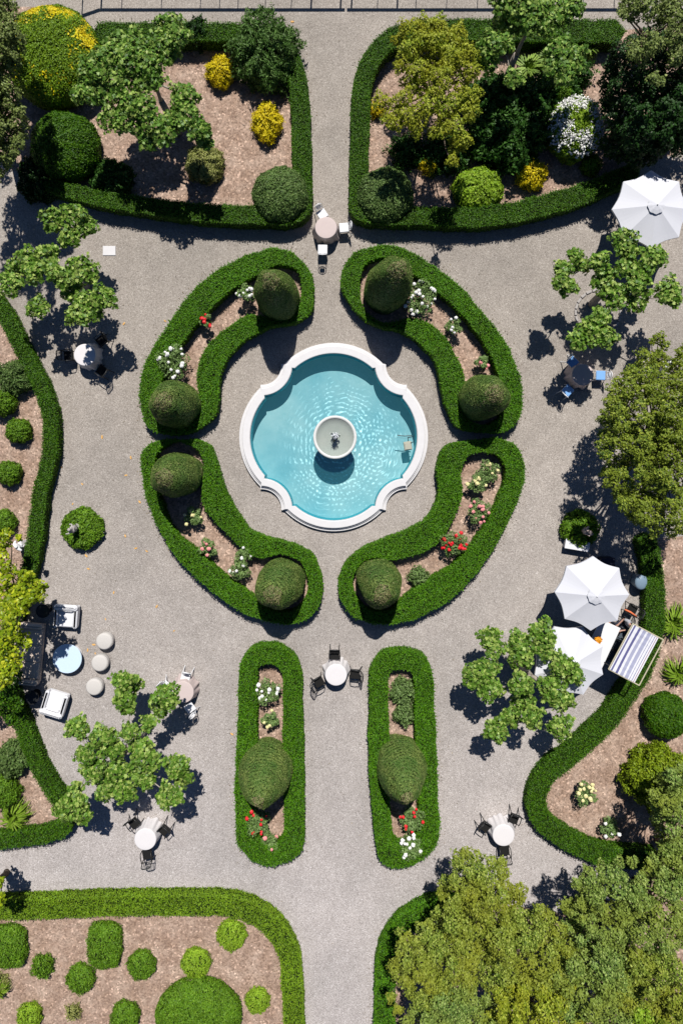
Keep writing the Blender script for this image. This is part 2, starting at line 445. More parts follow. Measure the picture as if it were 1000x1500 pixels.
def smooth_open(pts, step=0.14):
    P = np.array(pts, float); P = np.vstack([2 * P[0] - P[1], P, 2 * P[-1] - P[-2]]); out = []
    for i in range(1, len(P) - 2):
        p0, p1, p2, p3 = P[i - 1], P[i], P[i + 1], P[i + 2]
        k = max(2, int(np.linalg.norm(p2 - p1) / step))
        for j in range(k):
            t = j / k
            out.append(0.5 * (2 * p1 + (p2 - p0) * t + (2 * p0 - 5 * p1 + 4 * p2 - p3) * t * t + (3 * p1 - p0 - 3 * p2 + p3) * t ** 3))
    out.append(P[-2])
    return np.array(out)


def area(P): return 0.5 * np.sum(P[:, 0] * np.roll(P[:, 1], -1) - np.roll(P[:, 0], -1) * P[:, 1])


def ccw(P): return P if area(P) > 0 else P[::-1]


def normals2(P):
    t = np.roll(P, -1, 0) - np.roll(P, 1, 0); t /= np.maximum(np.linalg.norm(t, axis=1, keepdims=True), 1e-9)
    return np.stack([t[:, 1], -t[:, 0]], 1)


def inside(pts, poly):
    x, y = pts[:, 0], pts[:, 1]; c = np.zeros(len(pts), bool)
    x1, y1 = poly[:, 0], poly[:, 1]; x2, y2 = np.roll(x1, -1), np.roll(y1, -1)
    for a, b, cc, d in zip(x1, y1, x2, y2):
        if b == d: continue
        c ^= ((b > y) != (d > y)) & (x < (cc - a) * (y - b) / (d - b) + a)
    return c


def lowf(P, s=1.0, seed=0.0):
    x, y = P[:, 0] * s + seed, P[:, 1] * s - seed
    return (np.sin(1.7 * x + 2.1 * y) + np.sin(3.1 * x - 1.3 * y + 1.0) + np.sin(-2.3 * x + 4.3 * y + 2.0) * .7 + np.sin(6.1 * x + 5.2 * y) * .4) / 3.1


def px2(pts, h): return [tuple(W(x, y, h))[:2] for x, y in pts]


def sheet(name, poly, z, m, hole=None):
    P = ccw(poly)
    loops = [[Vector((a, b, 0)) for a, b in P]]
    V = [(a, b, z) for a, b in P]
    if hole is not None:
        loops.append([Vector((a, b, 0)) for a, b in hole]); V += [(a, b, z) for a, b in hole]
    T = tessellate_polygon(loops)
    F = []
    A = np.array(V)
    for t in T:
        a, b, c = A[t[0]], A[t[1]], A[t[2]]
        F.append(tuple(t) if np.cross(b[:2] - a[:2], c[:2] - a[:2]) > 0 else tuple(reversed(t)))
    return build(name, [(A, F, 0)], [m])


def hedge_mesh(name, outer, inner, h, lm, dens=1350, leaf=0.06, side=900, amp=0.035):
    """clipped hedge: dark inner body plus leaves over the top and both sides"""
    loops = [ccw(outer)] + ([ccw(inner)[::-1]] if inner is not None else [])
    core = []; Ls = []; V = []
    for li, Lp in enumerate(loops):
        Nn = normals2(Lp)
        Lp = Lp + Nn * ((lowf(Lp, 2.2, 3.1) + .6 * lowf(Lp, 7.0, 1.3))[:, None] * amp)
        loops[li] = Lp
        core.append(Lp - Nn * 0.05)
    groups = []
    tl = []; V = []; offs = []
    for c in core:
        offs.append(len(V)); V += [(a, b, h - 0.05) for a, b in c]; tl.append([Vector((a, b, 0)) for a, b in c])
    A = np.array(V); F = []
    for t in tessellate_polygon(tl):
        a, b, c = A[t[0]], A[t[1]], A[t[2]]
        F.append(tuple(t) if np.cross(b[:2] - a[:2], c[:2] - a[:2]) > 0 else tuple(reversed(t)))
    n0 = len(V)
    B = A.copy(); B[:, 2] = -0.02
    for c, of in zip(core, offs):
        k = len(c)
        for i in range(k):
            j = (i + 1) % k
            F.append((n0 + of + i, n0 + of + j, of + j, of + i))
    groups.append((np.vstack([A, B]), F, 0))
    o = loops[0]; lo, hi = o.min(0), o.max(0)
    ar = abs(area(o))
    n = int((hi[0] - lo[0]) * (hi[1] - lo[1]) * dens)
    Q = RG.uniform(lo, hi, (n, 2)); Q = Q[inside(Q, loops[0])]
    if len(loops) > 1: Q = Q[~inside(Q, loops[1])]
    thin = lowf(Q, 2.6, 5.1) + .5 * lowf(Q, 9.0, 2.2) + RG.normal(0, .25, len(Q)); Q = Q[thin > -1.25]
    z = h + lowf(Q, 1.6, 0.7) * 0.03 + lowf(Q, 6.5, 2.7) * 0.02 + RG.normal(0, 0.016, len(Q))
    groups.append(leaves(np.column_stack([Q, z]), np.tile([0, 0, 1.0], (len(Q), 1)), leaf, 0.45))
    for Lp in loops:
        Nn = normals2(Lp); seg = np.linalg.norm(np.roll(Lp, -1, 0) - Lp, axis=1)
        tot = seg.sum(); n = int(tot * h * side)
        i = RG.choice(len(Lp), n, p=seg / tot); f = RG.uniform(size=(n, 1))
        q = Lp[i] * (1 - f) + np.roll(Lp, -1, 0)[i] * f
        zz = h * RG.uniform(0.0, 1.0, n) ** 0.8
        outd = lowf(np.column_stack([q[:, 0] + q[:, 1], zz * 3]), 3.3) * .012 + RG.normal(0, 0.014, n) - 0.05 * (zz / h) ** 6
        q = q + Nn[i] * outd[:, None]
        N3 = np.column_stack([Nn[i], 0.25 + 0.8 * (zz / h) ** 4])
        groups.append(leaves(np.column_stack([q, zz]), N3, leaf, 0.5))
        # stray twigs along the upper edge
        n = int(tot * 26); i = RG.choice(len(Lp), n, p=seg / tot)
        q = Lp[i] + Nn[i] * RG.uniform(-.02, .06, n)[:, None]
        groups.append(leaves(np.column_stack([q, h + RG.uniform(-.1, .04, n)]), np.column_stack([Nn[i], np.ones(n)]), leaf * 1.3, 0.7))
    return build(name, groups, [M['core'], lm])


def strip_poly(path, w):
    """outline of a strip along an open path (photo pixels), width per point"""
    P = smooth_open(path, 4.0)
    t = np.gradient(P, axis=0); t /= np.linalg.norm(t, axis=1, keepdims=True)
    N = np.stack([-t[:, 1], t[:, 0]], 1)
    if hasattr(w, '__len__'):
        ww = np.interp(np.linspace(0, 1, len(P)), np.linspace(0, 1, len(w)), w)[:, None]
    else: ww = w
    a = P + N * ww / 2; b = (P - N * ww / 2)[::-1]
    # rounded ends
    e1 = [P[-1] + t[-1] * (ww if not hasattr(ww, 'shape') else ww[-1]) * 0.32]
    e0 = [P[0] - t[0] * (ww if not hasattr(ww, 'shape') else ww[0]) * 0.32]
    return np.vstack([a, e1, b, e0])


# ================================================================== SETTING
g = build('ground', [(np.array([(-400, -400, 0), (400, -400, 0), (400, 400, 0), (-400, 400, 0)]), 4, 0)], [M['gravel']])
tag(g, kind='structure')

HH = 0.66
RINGS = {
 'nw': ([(211,617),(222,629),(240,636),(262,637),(286,631),(306,617),(318,603),(320,580),(321,559),(326,538),(336,521),(357,500),(383,484),(410,476),(432,473),(449,462),(457,450),(459,426),(456,402),(442,382),(425,368),(401,363),(381,367),(354,376),(325,391),(296,412),(272,438),(252,466),(231,497),(214,527),(206,553),(204,580)],
        [(232,590),(238,615),(258,622),(280,613),(288,588),(286,552),(291,524),(303,504),(322,485),(342,469),(368,458),(402,464),(428,456),(438,435),(438,405),(425,392),(400,392),(381,404),(350,420),(330,436),(310,455),(290,476),(270,502),(250,534),(238,562)]),
 'ne': ([(499,416),(502,396),(510,379),(524,367),(548,360),(575,359),(602,368),(622,380),(646,396),(670,415),(684,428),(701,450),(721,474),(738,498),(750,521),(760,547),(765,572),(764,600),(757,618),(742,631),(718,634),(694,632),(675,628),(661,613),(651,590),(645,560),(638,532),(622,511),(602,493),(580,484),(552,477),(528,462),(507,436)],
        [(535,392),(547,382),(575,382),(599,400),(619,414),(653,441),(677,466),(700,495),(716,521),(728,552),(736,585),(728,612),(705,620),(684,608),(678,585),(684,559),(679,541),(669,518),(652,490),(626,469),(600,463),(570,470),(545,462),(531,440),(529,412)]),
 'sw': ([(207,667),(218,651),(235,645),(262,644),(289,645),(306,653),(316,675),(323,699),(331,723),(345,747),(365,775),(391,787),(415,794),(435,800),(456,812),(466,831),(472,855),(469,882),(456,902),(432,914),(405,914),(381,907),(357,899),(333,884),(308,865),(282,842),(258,816),(238,784),(221,750),(211,716),(207,690)],
        [(230,672),(242,656),(258,650),(282,657),(296,676),(295,700),(292,725),(298,745),(313,766),(335,788),(356,808),(380,820),(408,815),(435,822),(448,845),(447,872),(430,892),(405,895),(382,881),(362,864),(340,849),(316,829),(290,804),(268,788),(253,770),(240,740),(230,705)]),
 'se': ([(646,664),(660,650),(685,646),(712,643),(728,642),(745,647),(759,657),(767,678),(768,702),(760,731),(745,763),(725,800),(697,840),(670,870),(643,889),(619,902),(595,911),(565,915),(536,912),(514,901),(500,881),(496,858),(499,838),(510,821),(526,807),(549,795),(582,783),(604,773),(623,761),(639,735),(642,712),(640,688)],
        [(677,691),(683,675),(694,667),(714,665),(729,671),(738,685),(736,705),(728,727),(717,750),(701,780),(679,808),(658,829),(629,846),(604,862),(584,879),(567,893),(542,892),(525,877),(519,852),(527,831),(549,819),(575,823),(609,815),(634,804),(653,787),(663,766),(675,741),(680,715)]),
 'sl': ([(347,1085),(349,1030),(350,990),(354,968),(367,951),(391,944),(415,949),(432,964),(441,987),(442,1030),(444,1086),(445,1162),(444,1236),(434,1255),(412,1267),(391,1269),(371,1263),(357,1249),(347,1235),(345,1200),(344,1150)],
        [(378,1086),(379,1035),(379,985),(386,976),(400,976),(411,990),(412,1040),(412,1086),(413,1130),(413,1189),(414,1222),(401,1237),(382,1232),(377,1210),(377,1150)]),
 'sr': ([(541,1052),(541,1010),(543,984),(551,966),(567,955),(588,952),(610,956),(626,969),(634,994),(636,1040),(639,1086),(641,1162),(643,1225),(632,1248),(610,1265),(588,1273),(568,1270),(554,1255),(548,1213),(542,1145),(540,1090)],
        [(572,1076),(571,1035),(571,992),(580,984),(596,984),(604,995),(605,1035),(606,1076),(608,1130),(611,1189),(607,1222),(595,1235),(580,1232),(575,1206),(572,1140)]),
}
RL = {'nw': 'curved kidney shaped box hedge ring northwest of the pool around white and red roses',
      'ne': 'curved kidney shaped box hedge ring northeast of the pool around white roses',
      'sw': 'curved box hedge ring southwest of the pool enclosing coral and cream roses',
      'se': 'curved box hedge ring southeast of the pool enclosing a large red rose and pink roses',
      'sl': 'long narrow box hedge oval left of the south walk',
      'sr': 'long narrow box hedge oval right of the south walk'}
for k, (ou, inn) in RINGS.items():
    O = smooth_closed(px2(ou, HH)); I = ccw(smooth_closed(px2(inn, HH))); I = I + normals2(I) * .075
    o = hedge_mesh('box_hedge', O, I, HH, M['box'])
    tag(o, RL[k], 'hedge', 'box hedge rings around the pool and the south walk')
    Ic = ccw(I); bed = Ic + normals2(Ic) * 0.12
    tag(sheet('planting_bed', bed, 0.012, M['soil']), kind='structure')

STRIPS = [
 ([(143,47),(250,46),(340,46),(385,52),(417,72),(433,105),(439,150),(441,200),(442,260),(441,302),(425,314),(380,314),(330,313),(270,308),(210,300),(150,291),(100,279),(70,270)], [30,29,27,26,27,28,28,26,24,20], 0.8, 'boxd',
  'tall clipped hedge with a long curved front enclosing the northwest bed'),
 ([(905,45),(800,44),(670,43),(600,46),(565,62),(541,92),(530,130),(527,200),(525,270),(526,304),(545,314),(620,316),(680,318),(730,314),(790,302),(850,284),(900,264),(930,250)], [34,34,33,29,27,26,27,30,31,26], 0.8, 'boxd',
  'tall clipped hedge enclosing the northeast bed beside the corner umbrella'),
 ([(-45,400),(-15,430),(5,458),(22,492),(40,527),(57,562),(70,598),(74,640),(69,680),(60,712),(55,750),(50,790),(42,830),(34,862),(25,890),(12,930),(4,970),(8,1000),(20,1035),(38,1080),(52,1118),(70,1150),(90,1182),(98,1202),(88,1217),(65,1225),(30,1230),(-30,1236)], 22, 0.62, 'boxd',
  'low wavy hedge along the left beds behind the taupe sofa'),
 ([(-40,1334),(60,1332),(150,1328),(250,1327),(330,1328),(365,1337),(392,1353),(412,1377),(424,1405),(428,1450),(430,1500),(430,1560)], 30, 0.6, 'box2',
  'yellow green hedge bordering the lower left bed of clipped balls'),
 ([(700,1322),(660,1327),(628,1336),(600,1351),(580,1372),(568,1400),(564,1450),(564,1560)], 30, 0.6, 'box',
  'hedge curving out from under the dense trees at lower right'),
 ([(948,790),(957,840),(960,880),(958,920),(948,962),(935,992),(915,1022),(895,1052),(865,1082),(835,1108),(805,1132),(790,1156),(786,1178),(792,1200),(814,1221),(845,1239),(875,1252),(910,1258),(960,1262)], 29, 0.62, 'boxd',
  'winding hedge along the right beds beside the striped swing canopy'),
]
for path, w, h, mk, lab in STRIPS:
    P = strip_poly(path, w)
    Q = np.array(px2(P, h))
    o = hedge_mesh('clipped_hedge', Q, None, h, M[mk], dens=1150)
    tag(o, lab, 'hedge')

BEDS = [
 [(140,47),(340,46),(400,60),(433,110),(441,200),(441,300),(425,314),(330,313),(210,300),(100,279),(20,250),(-60,200),(-60,-10),(20,10),(80,10)],
 [(1060,30),(905,45),(670,43),(600,46),(560,66),(530,130),(526,270),(528,300),(545,314),(680,318),(790,302),(900,264),(960,235),(1060,200)],
 [(-80,370),(-15,430),(22,492),(57,562),(74,640),(60,712),(50,790),(34,862),(12,930),(4,970),(20,1035),(52,1118),(90,1182),(98,1202),(65,1225),(-60,1236)],
 [(-80,1334),(150,1328),(330,1328),(392,1353),(424,1405),(428,1450),(430,1600),(-80,1600)],
 [(700,1322),(628,1336),(580,1372),(564,1450),(564,1620),(1100,1620),(1100,1300),(960,1262),(900,1330),(860,1345),(780,1330)],
 [(1060,780),(948,790),(960,880),(948,962),(915,1022),(865,1082),(805,1132),(786,1178),(814,1221),(875,1252),(960,1262),(1060,1300)],
]
for i, b in enumerate(BEDS):
    tag(sheet('planting_bed', np.array(px2(b, 0)), 0.006 + 0.004 * (i == 4), M['soil']), kind='structure')


# ================================================================== CLIPPED SHRUBS
def surf_samples(n, prof_r, h, power=1.0):
    """sample a surface of revolution r(t), t in 0..1 -> points, normals (unit coordinates)"""
    u = np.linspace(0, 1, 3000); t = 1 - (1 - u) ** 3.5; r = prof_r(t)
    ds = np.hypot(np.diff(t) * h, np.diff(r)); w = np.concatenate([[0], (r[1:] + r[:-1]) / 2 * ds]); cw = np.cumsum(w)
    tt = np.interp(RG.uniform(size=n), cw / cw[-1], t)
    rr = prof_r(tt); a = RG.uniform(0, 2 * np.pi, n)
    e = 1e-3; dr = (prof_r(np.clip(tt + e, 0, 1)) - prof_r(np.clip(tt - e, 0, 1))) / (np.clip(tt + e, 0, 1) - np.clip(tt - e, 0, 1))
    nz = -dr / h
    N = nrm(np.column_stack([np.cos(a), np.sin(a), nz]))
    N[tt > .995] = (0, 0, 1)
    P = np.column_stack([rr * np.cos(a), rr * np.sin(a), tt * h])
    return P, N, a, tt


def rev_core(prof_r, h, sc=0.94, seg=20, rings=12):
    t = np.linspace(0, 1, rings)
    return [(max(0.01, float(prof_r(np.array([x]))[0]) * sc - 0.02), x * h * (0.985)) for x in t]


def topiary(px, py, rpx, h, label, blunt, lean=(0, 0), brown=(0, 0)):
    base = W(px, py, 0.3); r0 = .95 * rpx / PPM; v1, v2 = random.uniform(0, 6), random.uniform(.5, .95)
    pr = lambda t: r0 * (1 - np.clip(t, 0, 1) ** blunt[0]) ** blunt[1] * (0.93 + 0.07 * np.clip(t * 8, 0, 1))
    n = int(2 * math.pi * r0 * h * 1900)
    P, N, a, tt = surf_samples(n, pr, h)
    ring = np.sin(P[:, 2] * 2 * np.pi / 0.17 + 0.6 * np.sin(2 * a))
    wob = 0.035 * v2 * np.sin(2 * a + 3 * tt + v1) + 0.022 * np.sin(3 * a + 4 * tt + v1 * 2) + 0.025 * np.sin(5 * a - 7 * tt + v1) + 0.006 * ring
    P = P + N * (wob + RG.normal(0, .012, n))[:, None]
    N = N + np.column_stack([np.zeros(n), np.zeros(n), 0.2 * np.cos(P[:, 2] * 2 * np.pi / 0.17 + 0.6 * np.sin(2 * a))])
    P[:, 0] += lean[0] * tt ** 1.5; P[:, 1] += lean[1] * tt ** 1.5
    cv = lathe(rev_core(pr, h), 20)
    V = cv[0].copy(); tz = V[:, 2] / h; V[:, 0] += lean[0] * tz ** 1.5; V[:, 1] += lean[1] * tz ** 1.5
    dry = ((tt > .93) & (RG.uniform(size=n) < .6)) | ((tt > .72) & (np.cos(a - 4.4) > 0.75) & (RG.uniform(size=n) < .2)) | (RG.uniform(size=n) < 0.015)
    gs = [(V, cv[1], 0), leaves(P[~dry], N[~dry], 0.06, 0.33, 0.4), leaves(P[dry], N[dry], 0.055, 0.5, 0.4, m=2)]
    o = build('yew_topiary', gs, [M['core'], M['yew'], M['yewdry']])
    o.location = (base.x, base.y, 0)
    tag(o, label, 'topiary', 'cone shaped yew topiaries in the hedge rings')
    return o


BL = (3.0, 0.6)
topiary(409, 441, 31.5, 4.2, 'bullet shaped yew topiary left of the white chairs table, north of the pool', BL)
topiary(564, 427, 34, 4.3, 'broad yew topiary with orange tinged crown beside the largest white rose bush', BL, lean=(.25, 0))
topiary(264, 594, 34, 3.4, 'yew topiary at the lower tip of the northwest hedge ring', BL)
topiary(266, 695, 33.5, 3.4, 'yew topiary with golden left side at the upper tip of the southwest hedge ring', BL)
topiary(702, 584, 34, 3.4, 'yew topiary at the lower tip of the northeast hedge ring', BL)
topiary(413, 850, 34.5, 3.4, 'yew topiary with tan ridge at the lower tip of the southwest hedge ring', BL, lean=(-.12, 0))
topiary(554, 848, 33, 3.5, 'yew topiary at the left tip of the southeast hedge ring', BL)
topiary(391, 1120, 40.5, 3.6, 'large pointed yew cone with bare grey tip in the left hedge oval', (1.9, .8))
topiary(586, 1115, 39.5, 3.6, 'large pointed green yew cone in the right hedge oval', (1.9, .8))


def shrub_mesh(name, rx, ry, h, lm, leaf=0.07, dens=1500, lump=0.06, jit=0.5, flat=0.5, shape=DIAM, sq=2.0, aspect=.6, extra=None, seed=0.0, mats=None, gap=0.0):
    """clipped or loose rounded shrub, superellipse dome"""
    pr = lambda t: np.clip(1 - np.abs((t - 0.38) / 0.62) ** (2 + flat), 0, 1) ** 0.5 * 1.0
    n = int(math.pi * (rx * ry + (rx + ry) * h) * dens)
    P, N, a, tt = surf_samples(n, pr, h / max(rx, ry))
    P[:, 2] *= max(rx, ry)
    q = np.abs(np.cos(a)) ** sq + np.abs(np.sin(a)) ** sq
    P[:, 0] *= rx / q ** (1 / sq); P[:, 1] *= ry / q ** (1 / sq)
    w = lump * (np.sin(4 * a + 3 * tt + seed) + np.sin(7 * a - 9 * tt + 2 * seed) + .7 * np.sin(13 * a + 14 * tt)) / 2
    keep = (RG.uniform(size=n) > gap) | (w > 0)
    P = P + N * (w + RG.normal(0, .016 + lump * .25, n))[:, None]
    P, N = P[keep], N[keep]
    cv = lathe([(max(.01, float(pr(np.array([x]))[0]) * .93 - .02), x * h * .95) for x in np.linspace(0.02, 1, 11)], 20)
    V = cv[0].copy(); aa = np.arctan2(V[:, 1], V[:, 0]); q = np.abs(np.cos(aa)) ** sq + np.abs(np.sin(aa)) ** sq
    V[:, 0] *= rx / q ** (1 / sq); V[:, 1] *= ry / q ** (1 / sq)
    V[:, :2] *= (1 - lump * .8)
    gs = [(V, cv[1], 0), leaves(P, N, leaf, jit, aspect, shape)]
    if extra: gs += extra(P, N)
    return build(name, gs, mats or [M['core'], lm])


def shrub(px, py, rpx, h, lk, label, name='round_shrub', cat='shrub', group=None, ry=None, rz=0, **kw):
    c = W(px, py, h * .5); s = (H - h * .5) / H / PPM
    o = shrub_mesh(name, rpx * s, (ry or rpx) * s, h, M[lk], seed=px * .37, **kw)
    o.location = (c.x, c.y, 0); o.rotation_euler = (0, 0, rz)
    return tag(o, label, cat, group)


# left bed
shrub(22, 553, 23, .75, 'olive', 'loose olive green shrub in the left bed, uppermost near the hedge', lump=.12, jit=.9, leaf=.09)
shrub(3, 590, 18, .8, 'ball', 'dark clipped ball at the left photo edge beside the loose olive shrub')
shrub(27, 631, 17, .7, 'ball', 'clipped bright ball standing just below the dark edge ball in the left bed')
shrub(13, 693, 16.5, .7, 'ball', 'clipped bright ball midway down the left bed')
shrub(4, 765, 17, .7, 'ball', 'clipped ball directly above the golden citrus tree')
shrub(18, 1112, 22, .8, 'olive', 'leafy shrub in the lower left bed beside the narrow hedge', lump=.14, jit=.9, leaf=.1)
shrub(4, 1160, 22, .9, 'ball', 'dense dark shrub at the left edge above the strap leaved clump', lump=.1)
# bottom left bed
shrub(8, 1387, 30, .6, 'ball', 'large squarish clipped shrub at the left edge of the lower left bed', ry=30, sq=3.2)
shrub(62, 1416, 14, .5, 'ball', 'small sparse round shrub with twiggy surround in the lower left bed', lump=.1, jit=.9)
shrub(153, 1385, 23.5, .55, 'ball', 'square cut shrub with a pointed lower corner in the lower left bed', ry=32, sq=5)
shrub(118, 1434, 19.5, .5, 'ball', 'clipped ball tucked under the square cut shrub')
shrub(207, 1414, 19.5, .5, 'ball', 'clipped ball between the square cut shrub and the lime ball')
shrub(287, 1411, 20.5, .45, 'lime', 'lime green clipped ball touching the big dome')
shrub(339, 1370, 20.5, .45, 'lime', 'lime green clipped ball nearest the yellow green hedge bend')
shrub(290, 1489, 62, 1.0, 'ball', 'very large green dome at the bottom of the lower left bed', ry=52, lump=.03, leaf=.07)
shrub(377, 1466, 17, .4, 'lime', 'small lime green ball right of the very large dome')
shrub(183, 1490, 20, .6, 'ball', 'clipped ball left of the very large dome, at the bottom edge')
shrub(43, 1489, 17, .5, 'lime', 'lime ball at the bottom edge near the left corner')
shrub(108, 1482, 9, .3, 'varieg', 'tiny yellow tufted plant in the lower left bed', name='tufted_plant', cat='plant', lump=.12, jit=1)
shrub(-2, 1440, 12, .4, 'varieg', 'spiky pale plant at the left edge below the large squarish shrub', name='tufted_plant', cat='plant', lump=.12, jit=1)
# NW bed
shrub(95, 214, 49, 1.5, 'boxd', 'dark clipped ball in the northwest bed under the gold topped dome', lump=.05, leaf=.08)
shrub(411, 286, 40, 1.5, 'olive', 'grey green clipped ball left of the north walk entrance', lump=.05, leaf=.08)
shrub(564, 287, 40, 1.5, 'olive', 'grey green clipped ball right of the north walk entrance', lump=.05, leaf=.08)
shrub(300, 240, 26, .8, 'varieg', 'cream variegated round shrub in the northwest bed', lump=.1, leaf=.08)
shrub(323, 105, 19, .7, 'yellow', 'golden yellow shrub, nearer the top hedge of the northwest bed', lump=.1, leaf=.08, ry=20)
shrub(391, 179, 19, .7, 'yellow', 'golden yellow oval shrub in the middle of the northwest bed', lump=.12, leaf=.08, ry=26)
shrub(388, 74, 45, 1.6, 'blue', 'glossy blue green shrub with long leaves overhanging the north walk', lump=.28, leaf=.2, jit=1.1, dens=420, aspect=.28, ry=50)
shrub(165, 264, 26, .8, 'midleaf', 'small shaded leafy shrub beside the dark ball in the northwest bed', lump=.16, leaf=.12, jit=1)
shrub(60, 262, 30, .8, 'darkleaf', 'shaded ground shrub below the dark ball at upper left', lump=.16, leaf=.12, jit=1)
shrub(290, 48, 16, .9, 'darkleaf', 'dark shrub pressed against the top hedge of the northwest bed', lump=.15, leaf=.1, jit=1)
# NE bed
shrub(700, 277, 35, 1.0, 'lime', 'pale green leafy mound behind the curved northeast hedge', lump=.07, leaf=.1, ry=30)
shrub(778, 255, 20, .8, 'yellow', 'golden tipped dark shrub beside the pale green mound', lump=.1, leaf=.08)
shrub(628, 243, 11, .5, 'yellow', 'small golden shrub in shade below the maple', lump=.12)
shrub(552, 160, 9, .5, 'yellow', 'small golden shrub at the inner edge of the northeast hedge', lump=.12)
shrub(866, 242, 13, .7, 'ball', 'small clipped shrub half shaded beneath the white flowering bush')
shrub(745, 198, 52, 1.5, 'midleaf', 'broad dark leafy shrub in the centre of the northeast bed', lump=.3, leaf=.17, jit=1.0, dens=450, ry=46)
shrub(770, 150, 45, 1.2, 'midleaf', 'dark leafy shrub between the plane tree and the white flowering bush', lump=.3, leaf=.17, jit=1.0, dens=450, ry=30)
shrub(822, 136, 14, .9, 'ball', 'rounded green shrub peeping above the white flowering bush')
shrub(655, 222, 32, .6, 'midleaf', 'low shaded ground shrub under the right half of the golden green maple', lump=.25, leaf=.12, jit=1, dens=700)
shrub(598, 222, 24, .5, 'midleaf', 'low shaded ground shrub beside the right entrance ball', lump=.25, leaf=.12, jit=1, dens=700)
shrub(715, 150, 34, 1.1, 'midleaf', 'leafy green shrub between the maple and the dark central shrubs', lump=.3, leaf=.15, jit=1, dens=600)
shrub(830, 110, 30, .8, 'midleaf', 'leafy green shrub above the white flowering bush near the top hedge', lump=.3, leaf=.13, jit=1, dens=700)
# right bed
shrub(975, 1049, 31, 1.1, 'boxd', 'dark clipped ball in the right bed above the yellow green shrub', lump=.05, leaf=.08)
shrub(968, 1143, 47, 1.7, 'lime2', 'bright yellow green bushy shrub with a brown patch on the right bed', lump=.22, leaf=.12, jit=.8, dens=900, ry=42)
shrub(855, 1340, 20, .8, 'darkleaf', 'shaded ground shrub between the lower right trees and gravel', lump=.2, leaf=.1, jit=1)


def gold_dome():
    c = W(78, 82, .9); root = empty('flowering_dome_shrub', (c.x, c.y, 0))
    o = shrub_mesh('foliage', 2.0, 2.05, 1.9, M['box2'], leaf=.08, lump=.06, seed=2)
    o.parent = root
    n = 26000
    a = RG.uniform(0, 2 * np.pi, n); rr = RG.uniform(.3, 1.0, n) ** .6
    x, y = rr * np.cos(a) * 2.0, rr * np.sin(a) * 2.03
    band = np.exp(-((rr - .88) / .13) ** 2) * np.clip(1.6 * np.sin(a - 0.1) + .3, 0, 1)
    cl = lowf(np.column_stack([x, y]), 4.0) > -.6
    k = (RG.uniform(size=n) < band) & cl | (RG.uniform(size=n) < .02)
    x, y, rr = x[k], y[k], rr[k]
    z = 0.38 * 1.9 + .62 * 1.9 * np.clip(1 - rr ** 2, 0, 1) ** (1 / 2.5) + .04
    fl = build('flowers', [leaves(np.column_stack([x, y, z]), np.column_stack([x * .3, y * .3, np.ones(len(x))]), .1, .6, .8, m=0)], [M['yellow']], root)
    tag(fl, kind='stuff')
    tag(root, 'huge domed shrub with a golden flower band along its upper edge, upper left', 'shrub')


gold_dome()


# ---------------------------------------------------------------- blooms
def bloom_mesh(m, r=0.092):
    P, N, n = [], [], 26
    a = np.arange(n) * 2.39996; q = np.linspace(0.05, 1, n) ** .6
    P = np.column_stack([q * np.cos(a) * r * .75, q * np.sin(a) * r * .75, (1 - q * q) * r * .6])
    N = np.column_stack([q * np.cos(a), q * np.sin(a), 1.2 - q * .5])
    sp = lathe([(r * .35, -r * .3), (r * .66, 0), (r * .45, r * .38), (.004, r * .5)], 8)
    o = build('bloom', [sp, leaves(P, N, r * 1.0, .12, .9, m=0)], [m])
    me = o.data; bpy.data.objects.remove(o); return me


BM = {k: bloom_mesh(M[k]) for k in ('red', 'pink', 'cream', 'wpetal')}


def rose(px, py, rpx, h, col, nb, label, leafk='rose', br=1.0):
    c = W(px, py, h * .7); s = (H - h * .7) / H / PPM; r = rpx * s
    root = empty('rose_bush', (c.x, c.y, 0)); gs = []
    ncl = max(5, int(rpx * .5)); P = []
    for i in range(ncl):
        a = i * 2.4; q = r * .8 * math.sqrt((i + .5) / ncl)
        p = Vector((q * math.cos(a), q * math.sin(a), h * random.uniform(.6, 1.0)))
        P.append(p)
        gs.append(tube([(0, 0, 0), (p.x * .4, p.y * .4, p.z * .6), tuple(p)], [.014, .01, .006], 5, 0))
    stems = build('stem', gs, [M['barkd']], root)
    L = []
    for p in P:
        n = int(95 + 2 * rpx); d = nrm(RG.normal(size=(n, 3))); q = RG.uniform(.3, 1, (n, 1)) ** .5 * np.array([r * .42, r * .42, .16])
        L.append((np.array(p) + d * q, d + np.array([0, 0, .8])))
    build('foliage', [leaves(np.vstack([a for a, b in L]), np.vstack([b for a, b in L]), .085, .7, .65, m=0)], [M[leafk]], root)
    for i in range(nb):
        a = random.uniform(0, 6.28); q = r * math.sqrt(random.uniform(.02, 1)) * 1.0
        b = bpy.data.objects.new('bloom', BM[col]); C.objects.link(b); b.parent = root
        b.location = (q * math.cos(a), q * math.sin(a), h + random.uniform(-.04, .12) - .12 * (q / r) ** 2)
        k = random.uniform(.65, 1.15) * br; b.scale = (k, k, k)
        b.rotation_euler = (random.uniform(-.4, .4), random.uniform(-.4, .4), random.uniform(0, 6))
    return tag(root, label, 'rose bush', 'rose bushes planted in the hedge rings and beds')


